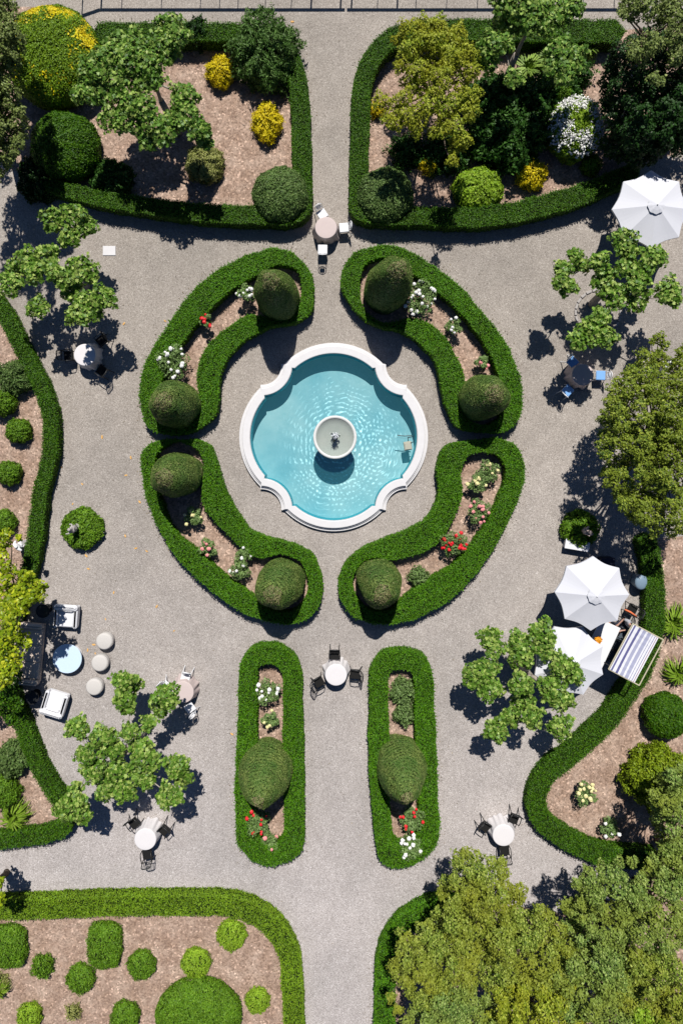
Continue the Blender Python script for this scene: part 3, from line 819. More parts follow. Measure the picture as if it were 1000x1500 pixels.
ROSES = [
 (361,430,14,.9,'wpetal',10,'small white rose bush left of the bullet shaped topiary in the northwest ring'),
 (303,471,10,.9,'red',8,'compact red rose standard in the northwest hedge ring'),
 (254,531,24,.9,'wpetal',18,'wide white rose bush at the lower end of the northwest hedge ring'),
 (613,438,25,1.0,'wpetal',24,'largest white rose bush, beside the broad topiary in the northeast ring'),
 (663,478,13,.8,'wpetal',5,'bluish leaved bush with a few white roses midway in the northeast ring'),
 (706,530,11,.6,'pink',3,'sparse bush with a few coral roses low in the northeast ring'),
 (284,757,14,.8,'cream',6,'pale yellow rose bush below the golden sided topiary in the southwest ring'),
 (305,803,14,.8,'pink',7,'coral pink rose bush in the southwest hedge ring'),
 (352,833,17,.8,'wpetal',4,'leafy rose bush with few white blooms at the southwest ring bottom'),
 (358,811,12,.7,'wpetal',3,'small bush with pale blooms next to the southwest ring upper hedge'),
 (712,692,19,.8,'cream',5,'grey green bush at the top of the southeast ring'),
 (697,710,14,.8,'cream',6,'pale yellow rose bush just under the top of the southeast ring'),
 (700,748,18,.8,'pink',13,'pink rose bush in the middle of the southeast ring'),
 (664,796,20,.9,'red',18,'large red rose bush in the southeast ring'),
 (392,1012,18,.8,'wpetal',13,'white rose bush at the top of the left hedge oval'),
 (396,1052,13,.7,'cream',4,'small bush with a yellow bloom above the left yew cone'),
 (377,1202,18,.9,'red',9,'red rose bush below the left yew cone'),
 (395,1232,15,.7,'pink',3,'bush with a few pink roses at the foot of the left hedge oval'),
 (602,1198,18,.9,'red',9,'red rose bush below the right yew cone'),
 (602,1239,19,.8,'wpetal',12,'white rose bush at the foot of the right hedge oval'),
 (857,1161,17,.8,'cream',14,'pale yellow rose bush in the right bed inside the hedge bend'),
 (893,1213,15,.7,'wpetal',4,'bush with few white roses near the lower end of the right bed'),
 (340,1232,0,0,None,0,None),
]
for r_ in ROSES:
    if r_[4]: rose(*r_)
for px, py, r_, lab in [(613, 845, 12, 'small flowerless bush right of the topiary in the southeast ring'),
                        (591, 1013, 17, 'grey green flowerless mound at the top of the right hedge oval'),
                        (592, 1046, 13, 'yellowish flowerless bush above the right yew cone')]:
    shrub(px, py, r_, .6, 'rose', lab, name='leafy_bush', cat='bush', lump=.12, leaf=.09, jit=.9, dens=1100)


def white_bush():
    c = W(846, 183, 1.2); root = empty('white_flowering_bush', (c.x, c.y, 0))
    s = (H - 1.2) / H / PPM
    o = shrub_mesh('foliage', 37 * s, 42 * s, 1.7, M['lime'], leaf=.1, lump=.1, jit=.8, dens=900, seed=1.3); o.parent = root
    pts = []
    for i in range(430):
        a = random.uniform(0, 6.283); q = random.uniform(.1, 1.02) ** .45
        if q < .55 and math.sin(a) > -.2 and random.random() < .6: continue
        z = .38 * 1.7 + .62 * 1.7 * max(0, 1 - q ** 2) ** .4
        pts.append((q * 40 * s * math.cos(a), q * 45 * s * math.sin(a), z + .05))
    for p in pts[:95]:
        b = bpy.data.objects.new('bloom', BM['wpetal']); C.objects.link(b); b.parent = root; b.location = p; b.scale = (.6, .6, .6)
    n = len(pts) - 95; Q = np.repeat(np.array(pts[95:]), 9, 0); Q = Q + RG.normal(0, .05, Q.shape)
    fl = build('blossom', [leaves(Q, np.tile([0, 0, 1.], (len(Q), 1)), .065, .6, .9, m=0)], [M['wpetal']], root); tag(fl, kind='stuff')
    tag(root, 'large round bush covered in white blossom in the northeast bed', 'bush')


white_bush()


def strap_plant(px, py, rpx, label):
    c = W(px, py, .35); r = rpx / PPM; V = []; F = []
    for i in range(120):
        a = random.uniform(0, 6.283); L = r * random.uniform(.55, 1.1); w = .028; z1 = random.uniform(.25, .55); s0 = random.uniform(0, .12) * rpx / 25
        ox, oy = s0 * 3 * math.cos(a * 1.7) * .5, s0 * 3 * math.sin(a * 1.7) * .5
        d = np.array([math.cos(a), math.sin(a)]); nn = np.array([-d[1], d[0]]); b = len(V)
        for t, zz, ww in ((0, .02, w * .7), (.35, z1, w), (.75, z1 * .95, w * .8), (1, z1 * .35, .004)):
            q = d * L * t + (ox, oy)
            V += [(*(q + nn * ww), zz), (*(q - nn * ww), zz)]
        F += [(b + 2 * k, b + 2 * k + 1, b + 2 * k + 3, b + 2 * k + 2) for k in range(3)]
    o = build('strap_leaved_plant', [(np.array(V), F, 0)], [M['strap']]); o.location = (c.x, c.y, 0)
    tag(o, label, 'plant', 'clumps of strap leaved plants')


for px, py, r_, lab in [(985, 915, 32, 'large strap leaved clump in the right bed beside the swing canopy'),
                        (992, 987, 24, 'strap leaved clump above the dark ball in the right bed'),
                        (772, 100, 26, 'strap leaved clump under the plane tree, nearer the walk'),
                        (800, 85, 24, 'strap leaved clump between plane tree branches in the northeast bed'),
                        (862, 72, 18, 'strap leaved clump at the edge of the deep shade upper right'),
                        (20, 1198, 26, 'strap leaved clump at the lower left bed corner'),
                        (0, 1452, 14, 'strap leaved clump at the left edge near the bottom')]:
    strap_plant(px, py, r_, lab)


# ================================================================== TREES
def branch(groups, a, b, r0, r1, wob=.12, seg=7):
    a, b = Vector(a), Vector(b); n = 5; pts = []
    for i in range(n + 1):
        t = i / n; p = a.lerp(b, t)
        if 0 < i < n: p += Vector((random.uniform(-wob, wob), random.uniform(-wob, wob), random.uniform(-wob, wob) + .25 * math.sin(t * 3.14) * wob))
        pts.append(p)
    groups.append(tube(pts, [r0 + (r1 - r0) * i / n for i in range(n + 1)], seg, 0)); return pts


def plane_tree(base, fork, cl, label, mk='plane', h0=2.9, dens=120):
    """pollarded plane: trunk, knobbly limbs and separate leafy heads. base: ground pixel, cl: (px, py, rpx)"""
    root = empty('plane_tree', W(base[0], base[1] - 9)); o0 = np.array(root.location)
    fk = W(*fork, 2.0); tg = []
    branch(tg, (0, 0, 0), tuple(np.array(fk) - o0), .17, .13, .03, 10)
    tr = build('trunk', tg, [M['bark']], root, smooth=(0,))
    lg = []; P, N = [], []; cen = [np.array(fk) - o0]; rad = [.12]
    C3 = []
    for px, py, r in cl:
        hh = h0 + random.uniform(-.35, .35); C3.append((np.array(W(px, py, hh)) - o0, (1.06 if mk == 'planed' else .92) * r * (H - hh) / H / PPM))
    order = sorted(range(len(C3)), key=lambda i: np.linalg.norm(C3[i][0][:2] - cen[0][:2]))
    for i in order:
        c, r = C3[i]; tgt = c - np.array([0, 0, .12])
        d = [np.linalg.norm(tgt - q) + .25 * np.linalg.norm(q - cen[0]) for q in cen]; j = int(np.argmin(d))
        r0 = max(.028, rad[j] * .72)
        branch(lg, cen[j], tgt, r0, r0 * .6, .05); cen.append(tgt); rad.append(r0 * .75)
        n = int(dens * (r / .6) ** 2 * 4.3) + 60
        dd = nrm(RG.normal(size=(n, 3))); dd[:, 2] = np.abs(dd[:, 2]) * np.where(RG.uniform(size=n) < .75, 1, -.6)
        q = RG.uniform(.25, 1, (n, 1)) ** .5
        th = np.arctan2(dd[:, 1], dd[:, 0]); lob = 1 + .16 * np.sin(3 * th + i) + .12 * np.sin(5 * th + 2 * i)
        P.append(c + dd * q * lob[:, None] * np.array([r * 1.05, r * 1.05, r * .6])); N.append(dd * .7 + np.array([0, 0, .6]))
        for _ in range(3):
            a = random.uniform(0, 6.28)
            lg.append(tube([tuple(tgt), tuple(tgt + np.array([math.cos(a) * r * .7, math.sin(a) * r * .7, .2]))], [.012, .005], 4, 0))
    build('limb', lg, [M['bark']], root, smooth=range(len(lg)))
    build('crown', [leaves(np.vstack(P), np.vstack(N), .15, .6, 1, LOBED, m=0)], [M[mk]], root)
    tag(root, label, 'tree', 'pollarded plane trees')


def zc(x0, y0, s, L): return [(x0 + x * s, y0 + y * s, r * s) for x, y, r in L]


T1 = zc(0, 280, .34, [(230,120,60),(320,110,62),(370,150,55),(300,200,50),(110,300,62),(200,290,66),(150,350,55),(50,400,58),(60,350,50),(240,350,45),(165,500,55),(340,340,70),(390,350,48),(300,420,50),(280,380,50),(440,460,66),(340,530,60),(400,510,55),(350,470,50)])
T2 = zc(660, 280, .34, [(535,280,40),(480,340,48),(500,410,48),(470,390,40),(560,320,40),(640,310,55),(745,220,66),(770,260,50),(860,300,62),(890,280,45),(760,330,60),(660,390,58),(700,450,66),(800,460,66),(800,390,58),(820,370,40),(935,425,64),(950,460,45),(610,600,74),(550,640,50),(670,630,52),(640,540,46)])
T3 = zc(660, 880, .34, [(165,160,55),(190,210,48),(290,180,60),(300,240,60),(390,140,66),(400,200,60),(140,310,72),(90,330,50),(170,380,60),(300,360,60),(310,430,60),(260,500,50),(350,500,55),(430,380,66),(480,430,56),(480,280,62),(530,320,50),(195,555,60),(470,545,60)])
T4 = zc(0, 860, .34, [(530,410,56),(570,420,50),(535,480,52),(550,520,36),(335,605,58),(720,470,66),(690,520,46),(640,585,40),(560,620,45),(440,640,56),(480,690,70),(370,720,50),(400,790,58),(500,800,75),(460,870,58),(540,880,55),(630,740,72),(620,820,58),(600,690,50),(760,770,62),(790,820,50),(730,900,62),(320,920,60),(350,970,56),(280,960,50),(330,870,36)])
T0 = zc(0, 0, .34, [(730,110,55),(770,160,50),(700,190,60),(590,190,60),(500,210,60),(450,260,62),(550,260,66),(640,280,62),(390,310,56),(360,400,50),(440,400,60),(500,350,60),(600,350,56),(665,340,46),(730,230,45),(480,510,56),(560,520,62),(620,470,62),(700,560,66),(640,600,50),(790,420,60),(800,500,60),(860,560,50),(885,610,36),(750,520,50),(545,440,50)])
T5 = zc(660, 0, .34, [(220,20,55),(300,40,66),(380,30,60),(460,30,60),(530,30,45),(250,100,60),(340,90,60),(420,100,55),(480,85,40),(170,200,60),(150,260,50),(470,220,60),(530,250,56),(490,310,55),(430,290,36),(270,340,40),(230,190,40)])
plane_tree((129, 432), (92, 402), T1, 'plane tree shading the table by the left hedge, upper left of the pool')
plane_tree((866, 455), (884, 425), T2, 'plane tree beside the corner umbrella, ringed by stone edging')
plane_tree((748, 972), (776, 990), T3, 'plane tree reaching over the lower of the paired umbrellas', h0=2.6)
plane_tree((212, 1078), (178, 1106), T4, 'broad plane tree below the lounge seating at lower left', h0=2.6)
plane_tree((262, 205), (236, 147), T0, 'spreading plane tree in the northwest bed over bare soil', mk='planed', h0=3.7)
plane_tree((735, 138), (756, 80), T5, 'plane tree over the top hedge of the northeast bed', mk='planed', h0=3.5)


def clump_tree(base, clumps, label, mk, group=None, leaf=.085, name='leafy_tree', per=1.0, th=.14, bare=False, flat=.85, keep=False):
    """dense tree: clumps (px, py, rpx, h) of small leaves on a forked trunk"""
    mx_, my_ = np.mean([c[0] for c in clumps]), np.mean([c[1] for c in clumps]); hh_ = np.mean([c[3] for c in clumps])
    kk = 1 + .42 * hh_ / (H - hh_)
    if not keep: base = (500 + (mx_ - 500) / kk, NY + (my_ - NY) / kk)
    root = empty(name, W(*base)); o0 = np.array(root.location); P, N = [], []; lg = []
    hm = np.mean([c[3] for c in clumps]); top = np.array([0, 0, hm * .5]); tg = []
    mx = np.mean([np.array(W(*c[:2], c[3])) for c in clumps], 0) - o0
    top = np.array([mx[0] * .4, mx[1] * .4, hm * .5])
    branch(tg, (0, 0, 0), top, th, th * .7, .05, 9); build('trunk', tg, [M['barkd']], root, smooth=(0,))
    for i, (px, py, r, h) in enumerate(clumps):
        c = np.array(W(px, py, h)) - o0; r = r * (H - h) / H / PPM
        if i % 2 == 0: branch(lg, top, c - (0, 0, .1), .05, .015, .12, 5)
        n = int(per * 3600 * r * r / (leaf / .085) ** 2) + 40
        dd = nrm(RG.normal(size=(n, 3))); dd[:, 2] = np.where(RG.uniform(size=n) < .82, np.abs(dd[:, 2]), -.5 * np.abs(dd[:, 2]))
        t = np.arctan2(dd[:, 1], dd[:, 0]); lob = 1 + .22 * np.sin(3 * t + i * 1.3) + .16 * np.sin(6 * t + 2 * i) + .1 * np.sin(11 * t)
        q = RG.uniform(.45, 1, (n, 1)) ** .6
        P.append(c + dd * q * lob[:, None] * np.array([r, r, r * flat])); N.append(dd * .9 + np.array([0, 0, .45]))
    if lg: build('limb', lg, [M['barkd']], root, smooth=range(len(lg)))
    build('crown', [leaves(np.vstack(P), np.vstack(N), leaf, .55, .7, m=0)], [M[mk]], root)
    return tag(root, label, 'tree', group)


def auto(cx, cy, rx, ry, n, h0, dome, rmin=9, rmax=17, drop=0.0, seed=1):
    rn = random.Random(seed); out = []; tries = 0
    while len(out) < n and tries < n * 60:
        tries += 1
        a = rn.uniform(0, 6.283); q = math.sqrt(rn.uniform(0, 1)); x = cx + rx * q * math.cos(a); y = cy + ry * q * math.sin(a)
        r = rn.uniform(rmin, rmax)
        if any((x - o[0]) ** 2 + (y - o[1]) ** 2 < (.62 * (r + o[2]) / 1.25) ** 2 for o in out): continue
        out.append((x, y, r, h0 + dome * (1 - q * q) + rn.uniform(-.75, .6)))
    return out


clump_tree((628, 232), [(x, y, r * 1.12, 3.0 + 1.1 * random.random()) for x, y, r in [(600,45,16),(625,42,17),(650,58,18),(670,50,14),(602,74,15),(630,85,19),(660,88,19),(685,82,15),(612,106,16),(645,115,18),(675,118,17),(558,148,12),(575,164,15),(592,145,14),(600,172,17),(625,158,16),(652,160,16),(640,192,13),(665,188,15),(690,142,15),(688,166,13),(668,214,13),(662,236,9),(580,182,11),(632,62,13),(690,105,13),(590,95,14),(612,128,14),(640,138,15),(668,150,15),(660,70,14),(618,60,13),(600,120,13),(585,60,11),(610,190,12),(652,178,13),(678,205,12),(642,35,12),(570,178,10),(625,100,14),(655,100,14)]],
           'golden green maple standing in the northeast bed beside the hedge', 'maple', leaf=.09)
RT = auto(965, 642, 84, 125, 120, 3.6, 1.0, 9, 17, seed=4) + [(965, 494, 9, 3.6), (972, 506, 8, 3.5), (955, 500, 6, 3.5), (965, 518, 8, 3.5), (1000, 515, 12, 3.8), (1020, 560, 18, 4.0), (1030, 620, 18, 4), (1030, 690, 18, 4),
     (888, 690, 11, 3.2), (896, 640, 11, 3.2), (908, 590, 11, 3.2), (905, 560, 9, 3.2), (940, 740, 12, 3.6), (945, 765, 9, 3.4), (925, 545, 11, 3.3), (930, 758, 10, 3.3), (958, 778, 11, 3.4), (985, 775, 14, 3.5), (1010, 770, 16, 3.6), (915, 728, 10, 3.3)]
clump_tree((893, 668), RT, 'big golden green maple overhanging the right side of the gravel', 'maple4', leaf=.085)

GR = [
 ((655, 1248), auto(700, 1318, 62, 68, 42, 3.8, .9, 9, 17, seed=21) + [(680, 1248, 9, 3.8), (650, 1295, 9, 3.6), (735, 1280, 10, 3.7), (752, 1305, 9, 3.6), (672, 1262, 8, 3.7)], 'maple2', 'yellow green tree crown reaching up toward the black chairs at lower right'),
 ((605, 1330), auto(640, 1415, 58, 62, 42, 3.6, .9, 9, 17, seed=22) + [(585, 1365, 7, 3.3), (592, 1385, 8, 3.3), (572, 1460, 8, 3.3), (582, 1478, 8, 3.3), (600, 1440, 9, 3.4)], 'maple2', 'tree crown with golden leaves beside the lower right hedge'),
 ((640, 1420), auto(660, 1500, 72, 55, 40, 3.6, .9, 9, 17, seed=23), 'maple3', 'dense crown cut by the bottom edge, next to the lower right hedge'),
 ((715, 1330), auto(770, 1395, 66, 66, 46, 4.0, 1.0, 9, 17, seed=24), 'maple2', 'dense yellow green crown below the gravel nook at lower right'),
 ((725, 1415), auto(785, 1490, 72, 58, 44, 4.0, .9, 9, 17, seed=25), 'maple', 'most golden crown, cut by the bottom edge at lower right'),
 ((800, 1285), auto(880, 1335, 50, 62, 36, 4.1, .9, 9, 16, seed=26) + [(880, 1268, 9, 4), (905, 1262, 9, 4), (925, 1262, 9, 4)], 'maple3', 'grey green crown over the end of the winding right hedge'),
 ((790, 1370), auto(865, 1440, 66, 66, 46, 4.2, 1.0, 9, 17, seed=27), 'maple3', 'grey green crown in the middle of the lower right trees'),
 ((875, 1300), auto(960, 1345, 56, 70, 46, 4.4, .9, 9, 17, seed=28) + [(955, 1262, 12, 4.2), (975, 1245, 12, 4.2), (995, 1235, 14, 4.3)], 'maple3', 'crown at the right edge with dark gaps, below the feathery conifer'),
 ((900, 1270), auto(992, 1272, 36, 34, 26, 4.0, .6, 9, 15, seed=33), 'maple3', 'crown between the feathery conifer and the dark gapped crown at the right edge'),
 ((860, 1400), auto(950, 1450, 62, 55, 44, 4.2, .8, 9, 17, seed=29), 'maple2', 'crown near the lower right corner beside the lime tree'),
 ((900, 1440), auto(975, 1500, 52, 40, 26, 3.9, .6, 9, 16, seed=30), 'lime', 'bright lime tree in the lower right corner'),
]
for b, cl, mk, lab in GR:
    clump_tree(b, cl, lab, mk, 'trees massed in the lower right', leaf=.085, per=.95)
clump_tree((922, 1120), auto(998, 1185, 42, 60, 44, 3.4, 1.0, 8, 15, seed=31), 'feathery grey green conifer at the right edge below the bright bushy shrub', 'maple3', name='conifer', leaf=.09)
# upper right oak; evergreens added below it to make its shadow near black
UR = zc(660, 0, .34, [(850,30,60),(800,20,50),(760,20,45),(900,70,50),(780,60,40),(820,220,60),(870,190,50),(790,230,36),(950,60,60),(990,100,60),(960,150,50),(970,240,50),(1000,200,50),(870,340,30),(900,350,24),(930,20,60),(1040,60,60),(1060,150,60),(740,60,25)])
clump_tree((845, 150), [(x, y, r, 4.6 + random.uniform(-.5, .6)) for x, y, r in UR], 'tall oak with separate sunlit tufts filling the upper right corner', 'oak', name='oak_tree', leaf=.09)
clump_tree((880, 160), auto(958, 135, 74, 85, 110, 2.6, .8, 10, 17, seed=41), 'added dark evergreen standing in for deep shade beneath the oak tufts', 'darkleaf', name='evergreen_tree', leaf=.11)
clump_tree((935, 215), auto(1010, 165, 48, 55, 45, 2.8, .8, 11, 17, seed=42), 'added dark evergreen standing in for shade at the right edge above the corner umbrella', 'darkleaf', name='evergreen_tree', leaf=.11)
clump_tree((885, 235), auto(925, 212, 40, 26, 24, 1.2, .5, 9, 14, seed=43), 'added low evergreen mass standing in for shade against the northeast hedge corner', 'darkleaf', name='evergreen_tree', leaf=.11)
# upper left trees
clump_tree((80, 215), auto(-22, 60, 50, 80, 75, 4.6, .9, 9, 16, seed=51), 'grey green oak crown at the upper left corner', 'oak', name='oak_tree', leaf=.09, per=1.1)
clump_tree((75, 330), auto(-22, 185, 54, 80, 80, 4.4, .9, 9, 16, seed=52), 'grey green oak crown at the left edge beside the dark clipped ball', 'oak', name='oak_tree', leaf=.09, per=1.1)
# golden citrus
CT = [(x * .12, 760 + y * .12, r * .12, 2.7 + random.uniform(-.4, .4)) for x, y, r in [(70,190,95),(30,300,110),(20,420,100),(60,580,110),(150,640,85),(40,760,110),(300,700,95),(380,680,50),(290,800,95),(450,820,110),(530,830,60),(240,900,90),(350,960,90),(490,940,90),(130,880,110),(270,1020,100),(60,960,110),(30,1100,120),(140,1060,100),(240,230,40)]]
CT += [(x / 5.556, 870 + y / 5.556, r / 5.556, 2.8 + random.uniform(-.4, .4)) for x, y, r in [(200,60,80),(60,200,80),(110,310,85),(190,370,70),(30,400,90),(235,400,40),(120,480,70),(60,540,80),(140,550,60),(60,640,80),(20,700,70),(100,600,50),(10,300,80)]]
CT += [(22, 886, 12, 4.3), (39, 880, 11, 4.3), (16, 903, 10, 4.3), (33, 894, 9, 4.3), (30, 868, 11, 4.2), (44, 872, 10, 4.3), (36, 884, 10, 4.1), (24, 880, 10, 4.2)]
clump_tree((52, 850), CT, 'golden leaved citrus tree hanging over the taupe sofa', 'citrus', name='citrus_tree', leaf=.15, per=.62, flat=.7)
clump_tree((25, 960), auto(2, 1010, 32, 45, 16, 1.2, .4, 9, 14, seed=61), 'dark low evergreen behind the lower end of the taupe sofa', 'boxd', name='evergreen_tree', leaf=.1)
clump_tree((40, 1290), [(-8, 1296, 12, 2.6), (-6, 1322, 12, 2.6), (-20, 1280, 16, 2.6), (-22, 1310, 16, 2.6), (2, 1312, 6, 2.5), (0, 1290, 7, 2.5)], 'tree just outside the left edge above the yellow green hedge', 'citrus', leaf=.13, name='leafy_tree')


# ================================================================== POOL
PC = W(488.6, 640.3, 0)


def quatrefoil(d, n=14):
    """outline of the basin at inset d (metres), ccw, points aligned for every d"""
    s = .985 / PPM; o = 38 * s; Ra = 101.5 * s - d; q = 106 * s; rc = 33 * s + d
    # intersection of circle (0,o) Ra and circle (q,q) rc, near upper right
    D = math.hypot(q, q - o); a = (Ra ** 2 - rc ** 2 + D ** 2) / (2 * D); hh = math.sqrt(max(0, Ra ** 2 - a ** 2))
    ux, uy = q / D, (q - o) / D; mx, my = a * ux, o + a * uy
    p1 = (mx - hh * uy, my + hh * ux); p2 = (mx + hh * uy, my - hh * ux)
    A = p1 if p1[1] > p2[1] else p2          # junction nearer the north lobe
    B = (A[1], A[0])                          # its mirror, nearer the east lobe
    ang = math.atan2(A[1] - o, A[0]); pts = []
    for k in range(4):                         # start at east lobe
        c, s_ = math.cos(k * math.pi / 2), math.sin(k * math.pi / 2); loc = []
        e = math.pi / 2 - ang                  # half angle of a lobe
        for i in range(2 * n): 
            t = -e + 2 * e * i / (2 * n - 1); loc.append((o + Ra * math.cos(t), Ra * math.sin(t)))
        st = .13                # tiny square step where lobes meet the scoops
        a0 = math.atan2(B[1] - q, B[0] - q); a1 = math.atan2(A[1] - q, A[0] - q)
        if a0 < 0: a0 += 2 * math.pi
        if a1 < 0: a1 += 2 * math.pi
        rr = rc - st
        for i in range(n): 
            t = a0 + (a1 - a0) * (i + .0) / (n - 1); loc.append((q + rr * math.cos(t), q + rr * math.sin(t)))
        pts += [(x * c - y * s_, x * s_ + y * c) for x, y in loc]
    return np.array(pts)


def pool():
    root = empty('garden_pool', (PC.x, PC.y, 0))
    def sweep(prof):
        L = [quatrefoil(d) for d, z in prof]; n = len(L[0])
        V = np.vstack([np.column_stack([l, np.full(n, z)]) for l, (d, z) in zip(L, prof)]); F = []
        for k in range(len(prof) - 1):
            for i in range(n):
                j = (i + 1) % n; F.append((k * n + i, k * n + j, (k + 1) * n + j, (k + 1) * n + i))
        return (V, F, 0)
    build('plinth', [sweep([(0, 0), (0, .15), (.012, .165), (.09, .17), (.09, .225), (.10, .235), (.18, .24), (.18, .28)])], [M['stone']], root)
    build('coping', [sweep([(.19, .275), (.165, .28), (.155, .295), (.165, .325), (.19, .335), (.45, .335), (.475, .325), (.48, .30), (.50, .28)])], [M['stone']], root)
    wl = mat('blue pool wall', (0.05, 0.50, 0.58), .6, var=.15, scale=4)
    build('wall', [sweep([(.495, .30), (.495, -.62)])], [wl], root)
    P = quatrefoil(.495)
    fl = sheet('pool_floor', P, -.62, pool_floor_mat()); fl.name = 'floor'; fl.parent = root
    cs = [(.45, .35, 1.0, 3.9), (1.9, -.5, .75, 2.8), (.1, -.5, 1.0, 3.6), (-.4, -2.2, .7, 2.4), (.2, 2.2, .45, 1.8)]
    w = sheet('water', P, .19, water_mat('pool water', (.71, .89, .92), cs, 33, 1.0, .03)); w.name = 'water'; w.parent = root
    tag(root, 'white stone quatrefoil pool of turquoise water in the centre of the garden', 'pool')
    # opening in gravel
    return quatrefoil(.3) + np.array([PC.x, PC.y])


hole = pool()
# cut the gravel sheet around the basin
me = g.data; bpy.data.objects.remove(g)
g = sheet('ground', np.array([(-400, -400), (400, -400), (400, 400), (-400, 400)], float), 0, M['gravel'], hole[::-1]); tag(g, kind='structure')


def fountain():
    c = W(490.5, 640.5, 1.0); root = empty('tiered_fountain', (c.x, c.y, 0))
    build('pedestal', [lathe([(.42, -.55), (.42, .1), (.36, .16), (.2, .3), (.15, .5), (.2, .66), (.3, .76)], 32)], [M['bowl']], root, smooth=(0,))
    build('bowl', [lathe([(.22, .72), (.5, .76), (.78, .88), (.90, .98), (.925, 1.02), (.915, 1.06), (.87, 1.075), (.815, 1.065), (.80, 1.02), (.55, .93), (.05, .90)], 64)], [M['bowl']], root, smooth=(0,))
    wv = lathe([(.803, 1.03), (.001, 1.03)], 64, cap=False)
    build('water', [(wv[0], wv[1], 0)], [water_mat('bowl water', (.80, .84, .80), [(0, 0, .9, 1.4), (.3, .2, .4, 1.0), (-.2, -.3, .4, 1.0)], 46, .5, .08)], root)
    # bronze spouting figure
    fg = [lathe([(.11, .9), (.11, 1.1), (.07, 1.15), (.05, 1.22), (.09, 1.3), (.1, 1.36), (.05, 1.42), (.01, 1.45)], 14)]
    for k in range(3):
        a = k * 2.09 + .3; ca, sa = math.cos(a), math.sin(a)
        fg.append(tube([(.05 * ca, .05 * sa, 1.15), (.15 * ca, .15 * sa, 1.2), (.2 * ca, .2 * sa, 1.32), (.13 * ca, .13 * sa, 1.4)], [.05, .045, .03, .012], 8))
        fg.append(tube([(.15 * ca, .15 * sa, 1.2), (.2 * ca + .06 * sa, .2 * sa - .06 * ca, 1.16)], [.03, .008], 6))
    build('figure', fg, [M['bronze']], root, smooth=range(len(fg)))
    Q = RG.normal(0, .06, (260, 3)) + np.array([0, .06, 1.52])
    sp = leaves(Q, RG.normal(size=(260, 3)), .05, .5, .8, m=0)
    tag(build('spray', [sp], [mat('water spray', (.9, .93, .98), .15, var=.02)], root), kind='stuff')
    tag(root, 'round grey stone fountain bowl with small bronze figure in the middle of the pool', 'fountain')


fountain()


def pump():
    c = W(597, 653, .2); root = empty('pool_pump', (c.x, c.y, .12), R(8))
    build('housing', [box(0, 0, 0, .34, .38, .2, bev=.02), box(0, -.02, .115, .26, .28, .03, bev=.01)], [M['pump']], root)
    build('pipe', [tube([(.05, .18, .05), (.05, .36, .1), (.28, .36, .2)], .02), tube([(-.4, .52, .2), (-.1, .44, .2), (.22, .42, .2)], .018), tube([(.12, .1, .08), (.26, .14, .2)], .016)], [M['black']], root)
    tag(root, 'small sandy pump box with dark pipes inside the right rim of the pool', 'pump')


pump()


# ================================================================== FURNITURE
def cloth(px, py, mk, label, r=.465, h=.75, seed=0, flare=.27):
    c = W(px, py, h); rn = random.Random(seed); ph = [rn.uniform(0, 6.28) for _ in range(4)]; seg = 96; V = []; F = []
    rings = [(0, 0), (.5, 0), (.93, 0), (.985, .004), (1.0, .02), (1.01, .08), (1.03, .2), (1.07, .42), (1.1, .6), (1.13, .735)]
    for q, dz in rings:
        for i in range(seg):
            a = 2 * math.pi * i / seg; f = (dz / .735)
            fold = math.sin(11 * a + ph[0]) * .6 + math.sin(7 * a + ph[1]) * .45 + math.sin(17 * a + ph[2]) * .25
            rr = r * (q + f * flare * (.25 + .75 * fold * .6 + .35 * math.sin(2 * a + ph[3])))
            V.append((max(rr, 0) * math.cos(a), max(rr, 0) * math.sin(a), h + .012 - dz))
    for k in range(len(rings) - 1):
        for i in range(seg):
            j = (i + 1) % seg; F.append((k * seg + i, (k + 1) * seg + i, (k + 1) * seg + j, k * seg + j))
    F = F[seg:]; F.append(tuple(range(seg, 2 * seg)))
    o = build('tablecloth', [(np.array(V), F, 0)], [M[mk]], smooth=(0,)); o.location = (c.x, c.y, 0)
    tag(o, label[1], 'tablecloth', 'floor length tablecloths on the round tables')
    t = empty('round_table', (c.x, c.y, 0))
    build('tabletop', [lathe([(.42, .722), (.445, .728), (.445, .745), (.43, .752)], 40)], [M['white']], t)
    build('pedestal', [lathe([(.26, 0), (.26, .02), (.04, .05), (.035, .68), (.12, .72)], 20)], [M['black']], t, smooth=(0,))
    tag(t, label[0], 'table', 'round garden tables')
    return c


